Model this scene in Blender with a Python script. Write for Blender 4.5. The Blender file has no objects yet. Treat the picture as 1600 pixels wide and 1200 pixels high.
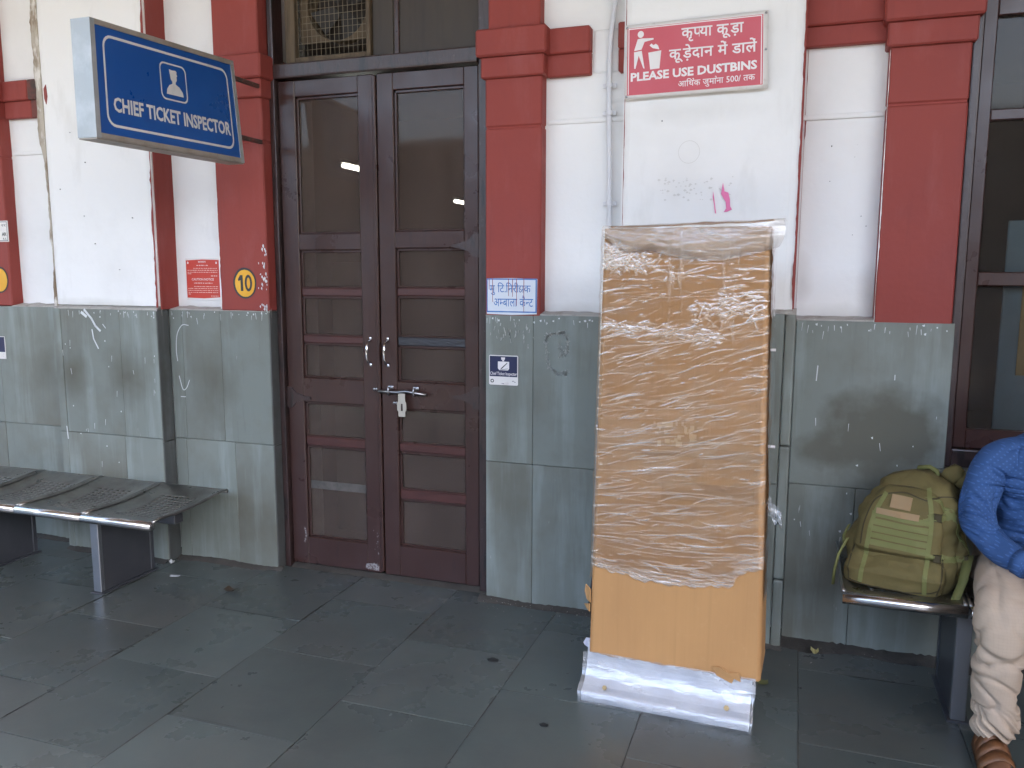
import bpy, bmesh, math, random
import numpy as np
from mathutils import Vector, Matrix, noise as mnoise
from mathutils.bvhtree import BVHTree

scene = bpy.context.scene
COL = scene.collection
rad = math.radians
rng = random.Random(11)

# ------------------------------------------------------------------ camera
CAM = np.array([0.0, -3.503, 1.55])
YAW, PITCH, ROLL, FPX = rad(19.03), rad(7.77), rad(-0.16), 1280.0


def cam_axes():
    cy, sy = math.cos(YAW), math.sin(YAW)
    cp, sp = math.cos(PITCH), math.sin(PITCH)
    f = np.array([-sy * cp, cy * cp, -sp])
    r = np.array([cy, sy, 0.0])
    d = np.cross(f, r)
    cr, sr = math.cos(ROLL), math.sin(ROLL)
    return cr * r + sr * d, -sr * r + cr * d, f


RX, DY, FW = cam_axes()
cam_d = bpy.data.cameras.new('camera')
cam_d.sensor_fit = 'HORIZONTAL'
cam_d.sensor_width = 36.0
cam_d.lens = 36.0 * FPX / 1600.0
cam_d.clip_end = 2000.0
cam_d.clip_start = 0.05
cam = bpy.data.objects.new('camera', cam_d)
COL.objects.link(cam)
cam.matrix_world = Matrix(((RX[0], -DY[0], -FW[0], CAM[0]), (RX[1], -DY[1], -FW[1], CAM[1]),
                           (RX[2], -DY[2], -FW[2], CAM[2]), (0, 0, 0, 1)))
scene.camera = cam

# ------------------------------------------------------------------ light
SUN_EL, SUN_ROT = rad(52), rad(118)
world = bpy.data.worlds.new('World')
scene.world = world
world.use_nodes = True
wn, wl = world.node_tree.nodes, world.node_tree.links
wn.clear()
sky = wn.new('ShaderNodeTexSky')
sky.sky_type = 'NISHITA'
sky.sun_disc = False
sky.sun_elevation = SUN_EL
sky.sun_rotation = SUN_ROT
sky.dust_density = 4.0
sky.air_density = 1.0
bg = wn.new('ShaderNodeBackground')
bg.inputs['Strength'].default_value = 0.15
wo = wn.new('ShaderNodeOutputWorld')
wl.new(sky.outputs[0], bg.inputs[0])
wl.new(bg.outputs[0], wo.inputs[0])
sd = bpy.data.lights.new('sun', 'SUN')
sd.energy = 5.0
sd.angle = rad(0.5)
sd.color = (1.0, 0.95, 0.87)
sun = bpy.data.objects.new('sun', sd)
COL.objects.link(sun)
sun_dir = Vector((math.sin(SUN_ROT) * math.cos(SUN_EL), math.cos(SUN_ROT) * math.cos(SUN_EL), math.sin(SUN_EL)))
sun.rotation_euler = sun_dir.to_track_quat('Z', 'Y').to_euler()
scene.view_settings.view_transform = 'Standard'
scene.view_settings.look = 'None'
scene.view_settings.exposure = 3.42
scene.view_settings.gamma = 1.0
scene.view_settings.use_curve_mapping = False
scene.render.engine = 'CYCLES'
scene.cycles.max_bounces = 8
scene.cycles.transparent_max_bounces = 12


# ------------------------------------------------------------------ materials
def lin(c):
    return tuple(((v / 255.0) / 12.92 if v / 255.0 <= 0.04045 else ((v / 255.0 + 0.055) / 1.055) ** 2.4) for v in c)


def mat(name, base, rough=0.6, metal=0.0, vary=(), bump=(), spec=0.5, rand=0.0, rough_var=None, coat=0.0):
    """vary: (scale xyz, colour, lo, hi, strength); bump: (scale xyz, distance, detail)"""
    m = bpy.data.materials.new(name)
    m.use_nodes = True
    nt = m.node_tree
    N, L = nt.nodes, nt.links
    b = N['Principled BSDF']
    b.inputs['Roughness'].default_value = rough
    b.inputs['Metallic'].default_value = metal
    b.inputs['Specular IOR Level'].default_value = spec
    b.inputs['Coat Weight'].default_value = coat
    b.inputs['Coat Roughness'].default_value = 0.34
    tc = N.new('ShaderNodeTexCoord')
    info = N.new('ShaderNodeObjectInfo')

    def nz(sc, detail=5.0, rg=0.6, per_object=True):
        mp = N.new('ShaderNodeMapping')
        mp.inputs['Scale'].default_value = sc if isinstance(sc, tuple) else (sc, sc, sc)
        if per_object and rand:
            ad = N.new('ShaderNodeVectorMath')
            ad.operation = 'SCALE'
            cmb = N.new('ShaderNodeCombineXYZ')
            for k in range(3):
                L.new(info.outputs['Random'], cmb.inputs[k])
            L.new(cmb.outputs[0], ad.inputs[0])
            ad.inputs['Scale'].default_value = 37.0
            ad2 = N.new('ShaderNodeVectorMath')
            L.new(tc.outputs['Object'], ad2.inputs[0])
            L.new(ad.outputs[0], ad2.inputs[1])
            L.new(ad2.outputs[0], mp.inputs['Vector'])
        else:
            L.new(tc.outputs['Object'], mp.inputs['Vector'])
        t = N.new('ShaderNodeTexNoise')
        t.inputs['Scale'].default_value = 1.0
        t.inputs['Detail'].default_value = detail
        t.inputs['Roughness'].default_value = rg
        L.new(mp.outputs[0], t.inputs['Vector'])
        return t.outputs['Fac']

    def rng_map(sock, lo, hi, a=0.0, c=1.0):
        r = N.new('ShaderNodeMapRange')
        r.inputs['From Min'].default_value = lo
        r.inputs['From Max'].default_value = hi
        r.inputs['To Min'].default_value = a
        r.inputs['To Max'].default_value = c
        L.new(sock, r.inputs['Value'])
        return r.outputs[0]

    rgb = N.new('ShaderNodeRGB')
    rgb.outputs[0].default_value = (*base, 1)
    col = rgb.outputs[0]
    for sc, c2, lo, hi, st in vary:
        mx = N.new('ShaderNodeMix')
        mx.data_type = 'RGBA'
        L.new(rng_map(nz(sc), lo, hi, 0.0, st), mx.inputs['Factor'])
        L.new(col, mx.inputs['A'])
        mx.inputs['B'].default_value = (*c2, 1)
        col = mx.outputs['Result']
    if rand:
        hv = N.new('ShaderNodeHueSaturation')
        L.new(rng_map(info.outputs['Random'], 0, 1, 1 - rand, 1 + rand), hv.inputs['Value'])
        L.new(col, hv.inputs['Color'])
        col = hv.outputs[0]
    L.new(col, b.inputs['Base Color'])
    if rough_var:
        sc, a, c = rough_var
        L.new(rng_map(nz(sc), 0.3, 0.7, a, c), b.inputs['Roughness'])
    nrm = None
    for sc, dist, det in bump:
        bp = N.new('ShaderNodeBump')
        bp.inputs['Strength'].default_value = 1.0
        bp.inputs['Distance'].default_value = dist
        L.new(nz(sc, det), bp.inputs['Height'])
        if nrm:
            L.new(nrm, bp.inputs['Normal'])
        nrm = bp.outputs[0]
    if nrm:
        L.new(nrm, b.inputs['Normal'])
    return m


def film_mat(name, haze, gloss, rough=0.12, noise_haze=0.0, tint=(0.9, 0.9, 0.9), bump=0.0):
    m = bpy.data.materials.new(name)
    m.use_nodes = True
    N, L = m.node_tree.nodes, m.node_tree.links
    N.remove(N['Principled BSDF'])
    out = N['Material Output']
    tr = N.new('ShaderNodeBsdfTransparent')
    df = N.new('ShaderNodeBsdfDiffuse')
    df.inputs['Color'].default_value = (*tint, 1)
    gl = N.new('ShaderNodeBsdfGlossy')
    gl.inputs['Roughness'].default_value = rough
    gl.inputs['Color'].default_value = (1, 1, 1, 1)
    m1 = N.new('ShaderNodeMixShader')
    m1.inputs[0].default_value = haze
    L.new(tr.outputs[0], m1.inputs[1])
    L.new(df.outputs[0], m1.inputs[2])
    m2 = N.new('ShaderNodeMixShader')
    fr = N.new('ShaderNodeFresnel')
    fr.inputs['IOR'].default_value = 1.5
    ad = N.new('ShaderNodeMath')
    ad.operation = 'ADD'
    ad.inputs[1].default_value = gloss
    L.new(fr.outputs[0], ad.inputs[0])
    L.new(ad.outputs[0], m2.inputs[0])
    L.new(m1.outputs[0], m2.inputs[1])
    L.new(gl.outputs[0], m2.inputs[2])
    tc = N.new('ShaderNodeTexCoord')
    if noise_haze:
        t = N.new('ShaderNodeTexNoise')
        mp = N.new('ShaderNodeMapping')
        mp.inputs['Rotation'].default_value = (0, rad(9), 0)
        mp.inputs['Scale'].default_value = (9, 9, 34)
        L.new(tc.outputs['Object'], mp.inputs['Vector'])
        L.new(mp.outputs[0], t.inputs['Vector'])
        t.inputs['Scale'].default_value = 1.0
        t.inputs['Detail'].default_value = 4.0
        r = N.new('ShaderNodeMapRange')
        r.inputs['From Min'].default_value = 0.42
        r.inputs['From Max'].default_value = 0.75
        r.inputs['To Min'].default_value = haze
        r.inputs['To Max'].default_value = haze + noise_haze
        L.new(t.outputs['Fac'], r.inputs['Value'])
        L.new(r.outputs[0], m1.inputs[0])
    if bump:
        t = N.new('ShaderNodeTexNoise')
        mp = N.new('ShaderNodeMapping')
        mp.inputs['Rotation'].default_value = (0, rad(12), 0)
        mp.inputs['Scale'].default_value = (14, 20, 90)
        L.new(tc.outputs['Object'], mp.inputs['Vector'])
        L.new(mp.outputs[0], t.inputs['Vector'])
        t.inputs['Scale'].default_value = 1.0
        t.inputs['Detail'].default_value = 3.0
        bp = N.new('ShaderNodeBump')
        bp.inputs['Distance'].default_value = bump
        L.new(t.outputs['Fac'], bp.inputs['Height'])
        for nd in (gl, df):
            L.new(bp.outputs[0], nd.inputs['Normal'])
    # doubled-up folds of film are milkier and shinier than the single sheet
    at = N.new('ShaderNodeAttribute')
    at.attribute_name = 'fold'
    src = m1.inputs[0].links[0].from_socket if m1.inputs[0].is_linked else None
    a1 = N.new('ShaderNodeMath')
    a1.operation = 'MULTIPLY_ADD'
    a1.inputs[1].default_value = 0.50
    a1.use_clamp = True
    L.new(at.outputs['Fac'], a1.inputs[0])
    if src:
        L.new(src, a1.inputs[2])
    else:
        a1.inputs[2].default_value = haze
    L.new(a1.outputs[0], m1.inputs[0])
    a2 = N.new('ShaderNodeMath')
    a2.operation = 'MULTIPLY_ADD'
    a2.inputs[1].default_value = 0.12
    L.new(at.outputs['Fac'], a2.inputs[0])
    L.new(ad.outputs[0], a2.inputs[2])
    L.new(a2.outputs[0], m2.inputs[0])
    L.new(m2.outputs[0], out.inputs['Surface'])
    return m


def glass_mat(name, refl_rough=0.03, dust=0.12, dust_col=(0.10, 0.085, 0.07)):
    """dusty single pane: transparent, a film of dust, a faint mirror"""
    m = bpy.data.materials.new(name)
    m.use_nodes = True
    N, L = m.node_tree.nodes, m.node_tree.links
    N.remove(N['Principled BSDF'])
    out = N['Material Output']
    tr = N.new('ShaderNodeBsdfTransparent')
    tr.inputs['Color'].default_value = (0.84, 0.82, 0.78, 1)
    df = N.new('ShaderNodeBsdfDiffuse')
    df.inputs['Color'].default_value = (*dust_col, 1)
    gl = N.new('ShaderNodeBsdfGlossy')
    gl.inputs['Roughness'].default_value = refl_rough
    tc = N.new('ShaderNodeTexCoord')
    t = N.new('ShaderNodeTexNoise')
    mp = N.new('ShaderNodeMapping')
    mp.inputs['Scale'].default_value = (6, 6, 2.5)
    L.new(tc.outputs['Object'], mp.inputs['Vector'])
    L.new(mp.outputs[0], t.inputs['Vector'])
    t.inputs['Scale'].default_value = 1.0
    t.inputs['Detail'].default_value = 6.0
    r = N.new('ShaderNodeMapRange')
    r.inputs['From Min'].default_value = 0.3
    r.inputs['From Max'].default_value = 0.75
    r.inputs['To Min'].default_value = dust * 0.7
    r.inputs['To Max'].default_value = dust * 1.3
    L.new(t.outputs['Fac'], r.inputs['Value'])
    m1 = N.new('ShaderNodeMixShader')
    L.new(r.outputs[0], m1.inputs[0])
    L.new(tr.outputs[0], m1.inputs[1])
    L.new(df.outputs[0], m1.inputs[2])
    m2 = N.new('ShaderNodeMixShader')
    fr = N.new('ShaderNodeFresnel')
    fr.inputs['IOR'].default_value = 1.45
    dm = N.new('ShaderNodeMath')          # grime dulls the mirror
    dm.operation = 'MULTIPLY'
    dm.inputs[1].default_value = 0.35
    L.new(fr.outputs[0], dm.inputs[0])
    L.new(dm.outputs[0], m2.inputs[0])
    L.new(m1.outputs[0], m2.inputs[1])
    L.new(gl.outputs[0], m2.inputs[2])
    L.new(m2.outputs[0], out.inputs['Surface'])
    return m


def fabric_pattern(m, kind, colour, scale):
    """adds printed dots or a woven check to a principled material"""
    N, L = m.node_tree.nodes, m.node_tree.links
    b = N['Principled BSDF']
    src = b.inputs['Base Color'].links[0].from_socket
    tc = N.new('ShaderNodeTexCoord')
    mp = N.new('ShaderNodeMapping')
    mp.inputs['Scale'].default_value = (scale, scale, scale)
    L.new(tc.outputs['Object'], mp.inputs['Vector'])
    sx = N.new('ShaderNodeSeparateXYZ')
    L.new(mp.outputs[0], sx.inputs[0])

    def math_(op, a, c=None):
        n = N.new('ShaderNodeMath')
        n.operation = op
        for i, v in enumerate((a, c)):
            if v is None:
                continue
            if isinstance(v, (int, float)):
                n.inputs[i].default_value = v
            else:
                L.new(v, n.inputs[i])
        return n.outputs[0]
    sa = math_('SINE', math_('ADD', sx.outputs['X'], math_('MULTIPLY', sx.outputs['Y'], 0.6)))
    sb = math_('SINE', sx.outputs['Z'])
    if kind == 'dots':
        f = math_('GREATER_THAN', math_('MULTIPLY', sa, sb), 0.62)
        f = math_('MULTIPLY', f, 0.30)
    else:
        f = math_('MULTIPLY', math_('ADD', math_('GREATER_THAN', sa, 0.75), math_('GREATER_THAN', sb, 0.75)), 0.15)
    mx = N.new('ShaderNodeMix')
    mx.data_type = 'RGBA'
    L.new(f, mx.inputs['Factor'])
    L.new(src, mx.inputs['A'])
    mx.inputs['B'].default_value = (*colour, 1)
    L.new(mx.outputs['Result'], b.inputs['Base Color'])


M = {}
M['white'] = mat('white_limewash', (0.81, 0.805, 0.79), 0.75,
                 vary=[(1.6, (0.70, 0.69, 0.67), 0.5, 0.75, 0.6), ((7, 7, 2.2), (0.66, 0.65, 0.62), 0.58, 0.78, 0.6),
                       (26, (0.35, 0.33, 0.30), 0.735, 0.79, 0.7)],
                 bump=[(5, 0.006, 3), (60, 0.0008, 3)])
M['red'] = mat('red_oxide_paint', (0.275, 0.054, 0.043), 0.6, spec=0.25,
               vary=[(2.2, (0.235, 0.052, 0.048), 0.45, 0.7, 0.7), ((9, 9, 3), (0.33, 0.095, 0.085), 0.52, 0.75, 0.55), ((30, 30, 2), (0.22, 0.045, 0.038), 0.56, 0.74, 0.5),
                     (48, (0.55, 0.42, 0.38), 0.76, 0.80, 0.6)],
               bump=[(6, 0.005, 3), (70, 0.0006, 3)])
M['dado'] = mat('green_grey_stone', (0.192, 0.213, 0.190), 0.42, rand=0.08,
                vary=[((1.5, 1.5, 1.2), (0.135, 0.132, 0.104), 0.47, 0.66, 0.9), ((9, 9, 0.9), (0.30, 0.35, 0.33), 0.50, 0.74, 0.75),
                      ((42, 42, 3), (0.12, 0.13, 0.115), 0.58, 0.75, 0.4), (5, (0.15, 0.15, 0.12), 0.5, 0.72, 0.45),
                      ((70, 70, 9), (0.55, 0.56, 0.54), 0.735, 0.775, 0.6)],
                bump=[(14, 0.0012, 5)], rough_var=(4, 0.32, 0.55))


def blob_stains(m, colour, blobs):
    N, L = m.node_tree.nodes, m.node_tree.links
    b = N['Principled BSDF']
    src = b.inputs['Base Color'].links[0].from_socket
    tc = N.new('ShaderNodeTexCoord')
    t = N.new('ShaderNodeTexNoise')
    t.inputs['Scale'].default_value = 9.0
    t.inputs['Detail'].default_value = 5.0
    L.new(tc.outputs['Object'], t.inputs['Vector'])
    for (x, z, rx, rz, st, soft) in blobs:
        mp = N.new('ShaderNodeMapping')
        mp.inputs['Location'].default_value = (-x / rx, 0, -z / rz)
        mp.inputs['Scale'].default_value = (1 / rx, 0.0, 1 / rz)
        L.new(tc.outputs['Object'], mp.inputs['Vector'])
        ln = N.new('ShaderNodeVectorMath')
        ln.operation = 'LENGTH'
        L.new(mp.outputs[0], ln.inputs[0])
        ad = N.new('ShaderNodeMath')
        ad.operation = 'MULTIPLY_ADD'
        ad.inputs[1].default_value = 1.1
        L.new(t.outputs['Fac'], ad.inputs[0])
        L.new(ln.outputs['Value'], ad.inputs[2])
        r = N.new('ShaderNodeMapRange')
        r.inputs['From Min'].default_value = 1.55 - soft
        r.inputs['From Max'].default_value = 1.55 + soft * .3
        r.inputs['To Min'].default_value = st
        r.inputs['To Max'].default_value = 0.0
        L.new(ad.outputs[0], r.inputs['Value'])
        mx = N.new('ShaderNodeMix')
        mx.data_type = 'RGBA'
        L.new(r.outputs[0], mx.inputs['Factor'])
        L.new(src, mx.inputs['A'])
        mx.inputs['B'].default_value = (*colour, 1)
        src = mx.outputs['Result']
    L.new(src, b.inputs['Base Color'])


blob_stains(M['dado'], (0.100, 0.098, 0.074), [(-3.99, .99, .10, .12, .6, .9), (-3.72, .99, .12, .15, .95, .9), (-3.33, 1.00, .14, .16, .9, .9), (-2.85, .98, .14, .22, .8, .9),
                                               (-1.22, 1.0, .13, .38, .55, .9), (.34, .91, .25, .20, .95, .4), (.12, .84, .09, .08, .8, .5), (.36, .70, .22, .16, .6, .8), (-1.20, .42, .12, .24, .5, .9)])
blob_stains(M['white'], (0.56, 0.545, 0.51), [(-3.55, 1.37, .34, .035, .6, .8), (-2.95, 1.37, .2, .04, .6, .8), (-.93, 1.37, .22, .04, .6, .8), (.14, 1.375, .18, .05, .6, .8), (-.42, 2.19, .30, .05, .3, .9), (-3.55, 2.30, .12, .10, .3, .9), (.02, 1.52, .04, .10, .5, .9), (.27, 1.47, .04, .10, .5, .9)])
M['floor'] = mat('dark_floor_stone', (0.076, 0.091, 0.085), 0.27, rand=0.14,
                 vary=[(1.4, (0.082, 0.082, 0.074), 0.42, 0.68, 0.8), (6, (0.050, 0.060, 0.060), 0.42, 0.8, 0.5),
                       ((3, 11, 3), (0.098, 0.105, 0.102), 0.55, 0.78, 0.55), (55, (0.13, 0.125, 0.11), 0.72, 0.8, 0.45)],
                 bump=[(9, 0.0012, 4), (80, 0.0002, 3)], rough_var=(3.5, 0.20, 0.42))
M['dado_return'] = mat('dark_return_stone', (0.085, 0.090, 0.088), 0.4, rand=0.08, vary=[((20, 20, 1.2), (0.14, 0.15, 0.15), 0.5, 0.7, 0.7), (9, (0.06, 0.058, 0.05), 0.45, 0.7, 0.7)], bump=[(14, 0.0012, 5)])  # darker stone tone for the slabs on the side returns
M['mortar'] = mat('dirty_mortar', (0.060, 0.054, 0.046), 0.9,
                  vary=[(12, (0.04, 0.035, 0.03), 0.45, 0.65, 0.9), (60, (0.17, 0.155, 0.13), 0.66, 0.78, 0.5)], bump=[(50, 0.004, 5)])
M['cement'] = mat('grey_cement', (0.42, 0.40, 0.365), 0.85, vary=[(20, (0.24, 0.22, 0.19), 0.5, 0.7, 0.8), (60, (0.6, 0.58, 0.55), 0.6, 0.7, 0.6)], bump=[(40, 0.003, 5)])
M['stain'] = mat('stained_plaster', (0.45, 0.40, 0.33), 0.85,
                 vary=[((14, 14, 5), (0.16, 0.10, 0.05), 0.42, 0.6, 0.85), ((22, 22, 9), (0.72, 0.69, 0.64), 0.55, 0.66, 0.9)], bump=[(40, 0.004, 5)])
M['soot'] = mat('grimy_red_paint', (0.16, 0.05, 0.04), 0.8, vary=[(16, (0.05, 0.045, 0.04), 0.4, 0.62, 0.9), (30, (0.28, 0.22, 0.18), 0.6, 0.75, 0.5)], bump=[(40, 0.003, 5)])
M['drip'] = mat('white_drips', (0.66, 0.68, 0.68), 0.7)
M['chalk'] = mat('pale_chalk', (0.42, 0.43, 0.40), 0.8, vary=[(60, (0.24, 0.25, 0.22), 0.45, 0.6, 0.9)])
M['pink'] = mat('pink_paint_scrap', (0.78, 0.20, 0.40), 0.7)
M['brown'] = mat('dark_brown_gloss_paint', (0.042, 0.0165, 0.0125), 0.32,
                 vary=[(3, (0.052, 0.026, 0.023), 0.45, 0.7, 0.7), ((30, 30, 4), (0.024, 0.012, 0.012), 0.56, 0.74, 0.7),
                       (60, (0.13, 0.10, 0.09), 0.73, 0.79, 0.5)],
                 bump=[((40, 40, 5), 0.0012, 4), (10, 0.0015, 3)], rough_var=(5, 0.24, 0.40), coat=0.2)
M['brown_old'] = mat('flaking_brown_paint', (0.040, 0.021, 0.019), 0.36,
                     vary=[((26, 26, 5), (0.012, 0.009, 0.009), 0.52, 0.62, 0.9), (45, (0.10, 0.085, 0.08), 0.62, 0.75, 0.5)],
                     bump=[((60, 60, 9), 0.004, 4), (20, 0.003, 4)], coat=0.4)
M['redwood'] = mat('red_brown_muntin', (0.075, 0.026, 0.022), 0.4, vary=[((6, 40, 40), (0.05, 0.018, 0.016), 0.45, 0.65, 0.8)], bump=[((8, 50, 50), 0.001, 4)])
M['plastic_black'] = mat('crinkled_dark_tape', (0.035, 0.034, 0.038), 0.35, bump=[((20, 20, 60), 0.006, 3)])
M['ply'] = mat('aged_brown_board', (0.040, 0.028, 0.019), 0.5, vary=[((4, 4, 1.2), (0.06, 0.044, 0.026), 0.42, 0.7, 0.8), ((20, 20, 3), (0.022, 0.016, 0.012), 0.5, 0.7, 0.6)], bump=[((30, 30, 4), 0.001, 4)])
M['oldwood'] = mat('dusty_wood_frame', (0.115, 0.082, 0.048), 0.7, vary=[((30, 30, 4), (0.06, 0.042, 0.026), 0.45, 0.65, 0.8)], bump=[((40, 40, 5), 0.002, 4)])
M['wire'] = mat('rusty_wire', (0.20, 0.17, 0.12), 0.55, 0.3)
M['black'] = mat('black_rubber', (0.012, 0.012, 0.014), 0.5)
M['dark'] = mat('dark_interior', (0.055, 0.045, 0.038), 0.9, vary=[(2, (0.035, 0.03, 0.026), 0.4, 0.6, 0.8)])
M['glass'] = glass_mat('dusty_door_glass', 0.04, 0.48, (0.118, 0.088, 0.074))
M['glass_win'] = glass_mat('dusty_window_glass', 0.05, 0.26, (0.085, 0.072, 0.062))
M['steel'] = mat('polished_steel', (0.62, 0.61, 0.62), 0.22, 1.0, vary=[((6, 60, 60), (0.52, 0.5, 0.52), 0.45, 0.65, 0.6)])
M['steel_seat'] = mat('worn_perforated_steel', (0.36, 0.355, 0.34), 0.28, 1.0, vary=[(9, (0.24, 0.23, 0.22), 0.45, 0.68, 0.8)], rough_var=(14, 0.24, 0.45))
M['steel_dark'] = mat('grey_painted_steel', (0.055, 0.057, 0.066), 0.33, 0.2, vary=[(7, (0.075, 0.077, 0.086), 0.45, 0.7, 0.7), (60, (0.3, 0.3, 0.31), 0.74, 0.78, 0.6)])
M['steel_flange'] = mat('brushed_steel_flange', (0.27, 0.28, 0.30), 0.4, 0.85)
M['chrome'] = mat('chrome', (0.75, 0.75, 0.76), 0.12, 1.0)
M['zinc'] = mat('zinc_plated_rod', (0.32, 0.32, 0.33), 0.3, 1.0)
M['enamel'] = mat('cream_enamel_plate', (0.44, 0.41, 0.35), 0.5, vary=[(60, (0.4, 0.36, 0.3), 0.55, 0.7, 0.5)])
M['pvc'] = mat('white_painted_conduit', (0.70, 0.70, 0.72), 0.45, vary=[(8, (0.6, 0.6, 0.6), 0.5, 0.7, 0.6)], bump=[(30, 0.001, 3)])
M['card'] = mat('brown_cardboard', (0.45, 0.24, 0.092), 0.8,
                vary=[((5, 5, 1.0), (0.40, 0.21, 0.082), 0.45, 0.7, 0.8), ((24, 24, 0.5), (0.36, 0.19, 0.072), 0.56, 0.72, 0.5), (40, (0.5, 0.29, 0.13), 0.6, 0.75, 0.3)],
                bump=[((60, 60, 0.6), 0.0008, 2), (3, 0.006, 2)])
M['tape'] = mat('brown_packing_tape', (0.40, 0.21, 0.085), 0.18, spec=0.6, bump=[((8, 8, 40), 0.0015, 3)])
M['film'] = film_mat('clear_stretch_film', 0.012, 0.01, 0.08, 0.06, (0.95, 0.87, 0.75), 0.0003)
M['film_milky'] = film_mat('milky_film_folds', 0.27, 0.06, 0.22, 0.22, (0.66, 0.58, 0.49), 0.004)
M['film_base'] = film_mat('clear_film_on_base', 0.10, 0.09, 0.10, 0.35, (0.85, 0.87, 0.9), 0.003)
M['base_white'] = mat('pale_powder_coated_steel', (0.60, 0.62, 0.66), 0.35, vary=[((4, 4, 4), (0.54, 0.56, 0.6), 0.45, 0.7, 0.7)])
M['brass'] = mat('yellow_zinc_bolt', (0.35, 0.26, 0.13), 0.35, 0.9)
M['sign_blue'] = mat('sign_blue', (0.009, 0.080, 0.32), 0.3, vary=[(4, (0.012, 0.10, 0.37), 0.4, 0.7, 0.7), (40, (0.3, 0.35, 0.45), 0.745, 0.78, 0.5)], rough_var=(5, 0.25, 0.4))
M['sign_white'] = mat('sign_white_vinyl', (0.66, 0.66, 0.65), 0.45, vary=[(30, (0.5, 0.5, 0.5), 0.55, 0.75, 0.5)])
M['alu'] = mat('aluminium_sign_case', (0.35, 0.37, 0.375), 0.38, 0.25, vary=[(8, (0.52, 0.54, 0.55), 0.45, 0.7, 0.6)])
M['alu_dull'] = mat('dusty_aluminium', (0.36, 0.33, 0.29), 0.55, 0.2, vary=[(14, (0.26, 0.22, 0.18), 0.45, 0.7, 0.7)])
M['sign_red'] = mat('faded_red_sign', (0.52, 0.055, 0.070), 0.35, vary=[(3, (0.57, 0.085, 0.11), 0.42, 0.7, 0.8), (50, (0.6, 0.3, 0.3), 0.72, 0.78, 0.5)], bump=[(4, 0.012, 2)])
M['notice_red'] = mat('notice_red', (0.55, 0.055, 0.035), 0.5)
M['print_white'] = mat('white_print', (0.78, 0.74, 0.73), 0.55)
M['notice_text'] = mat('pale_pink_print', (0.72, 0.50, 0.45), 0.6)
M['plate_white'] = mat('chipped_white_plate', (0.74, 0.71, 0.68), 0.5, vary=[(30, (0.55, 0.48, 0.44), 0.58, 0.72, 0.6), (70, (0.3, 0.24, 0.2), 0.72, 0.78, 0.7)])
M['navy'] = mat('navy_sticker', (0.018, 0.024, 0.075), 0.35)
M['yellow'] = mat('yellow_paint', (0.72, 0.36, 0.018), 0.5, vary=[(8, (0.8, 0.44, 0.04), 0.45, 0.65, 0.8)])
M['ink'] = mat('black_paint', (0.035, 0.032, 0.035), 0.55)
M['board_white'] = mat('hand_painted_white', (0.68, 0.72, 0.78), 0.6, vary=[(9, (0.6, 0.65, 0.72), 0.45, 0.7, 0.7)])
M['board_blue'] = mat('hand_painted_blue', (0.04, 0.16, 0.45), 0.6, vary=[(30, (0.10, 0.25, 0.55), 0.45, 0.65, 0.6)])
M['olive'] = mat('olive_canvas', (0.112, 0.086, 0.026), 0.85, vary=[(7, (0.145, 0.113, 0.036), 0.42, 0.68, 0.8), (26, (0.095, 0.072, 0.022), 0.55, 0.75, 0.6)], bump=[(11, 0.007, 3), (300, 0.0005, 2)])
M['olive_web'] = mat('olive_green_webbing', (0.150, 0.152, 0.045), 0.75, vary=[(20, (0.16, 0.155, 0.05), 0.45, 0.7, 0.7)], bump=[(200, 0.0006, 2)])
M['olive_dark'] = mat('dark_zip_line', (0.050, 0.038, 0.014), 0.8)
M['tan'] = mat('tan_patch', (0.29, 0.195, 0.10), 0.85, vary=[(30, (0.30, 0.19, 0.09), 0.45, 0.65, 0.7)])
M['shirt'] = mat('blue_printed_cotton', (0.026, 0.074, 0.20), 0.8, vary=[(9, (0.032, 0.09, 0.24), 0.45, 0.7, 0.8)], bump=[((16, 16, 10), 0.004, 3), (250, 0.0004, 2)])
fabric_pattern(M['shirt'], 'dots', (0.10, 0.20, 0.48), 330)
M['trouser'] = mat('beige_checked_cotton', (0.42, 0.325, 0.24), 0.85, vary=[(8, (0.36, 0.285, 0.225), 0.45, 0.7, 0.7)], bump=[((9, 9, 14), 0.005, 3), (260, 0.0004, 2)])
fabric_pattern(M['trouser'], 'check', (0.33, 0.26, 0.195), 620)
M['skin'] = mat('brown_skin', (0.185, 0.085, 0.045), 0.5, vary=[(20, (0.15, 0.066, 0.035), 0.45, 0.7, 0.6)], bump=[(90, 0.0006, 3)])
M['hair'] = mat('black_hair', (0.010, 0.009, 0.008), 0.5, bump=[((90, 90, 20), 0.004, 3)])
M['leather'] = mat('brown_leather', (0.15, 0.060, 0.021), 0.5, vary=[((30, 30, 30), (0.08, 0.032, 0.013), 0.45, 0.65, 0.7)], bump=[(60, 0.0015, 3)])
M['eye'] = mat('eye_white', (0.7, 0.68, 0.64), 0.2)
M['paper'] = mat('white_paper_scrap', (0.72, 0.73, 0.76), 0.7)
M['purple'] = mat('purple_wrapper', (0.06, 0.03, 0.30), 0.35)
M['leaf_y'] = mat('dry_yellow_leaf', (0.52, 0.46, 0.20), 0.7)
M['leaf_g'] = mat('dull_green_leaf', (0.13, 0.14, 0.05), 0.7)
M['gum'] = mat('black_gum', (0.012, 0.013, 0.014), 0.6)
M['blot'] = mat('dried_brown_leaf', (0.045, 0.03, 0.018), 0.8)
M['room_blue'] = mat('blue_board', (0.20, 0.36, 0.50), 0.6, vary=[(8, (0.16, 0.30, 0.43), 0.45, 0.7, 0.7)])
M['room_yellow'] = mat('yellowed_paper', (0.50, 0.38, 0.16), 0.8)
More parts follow.
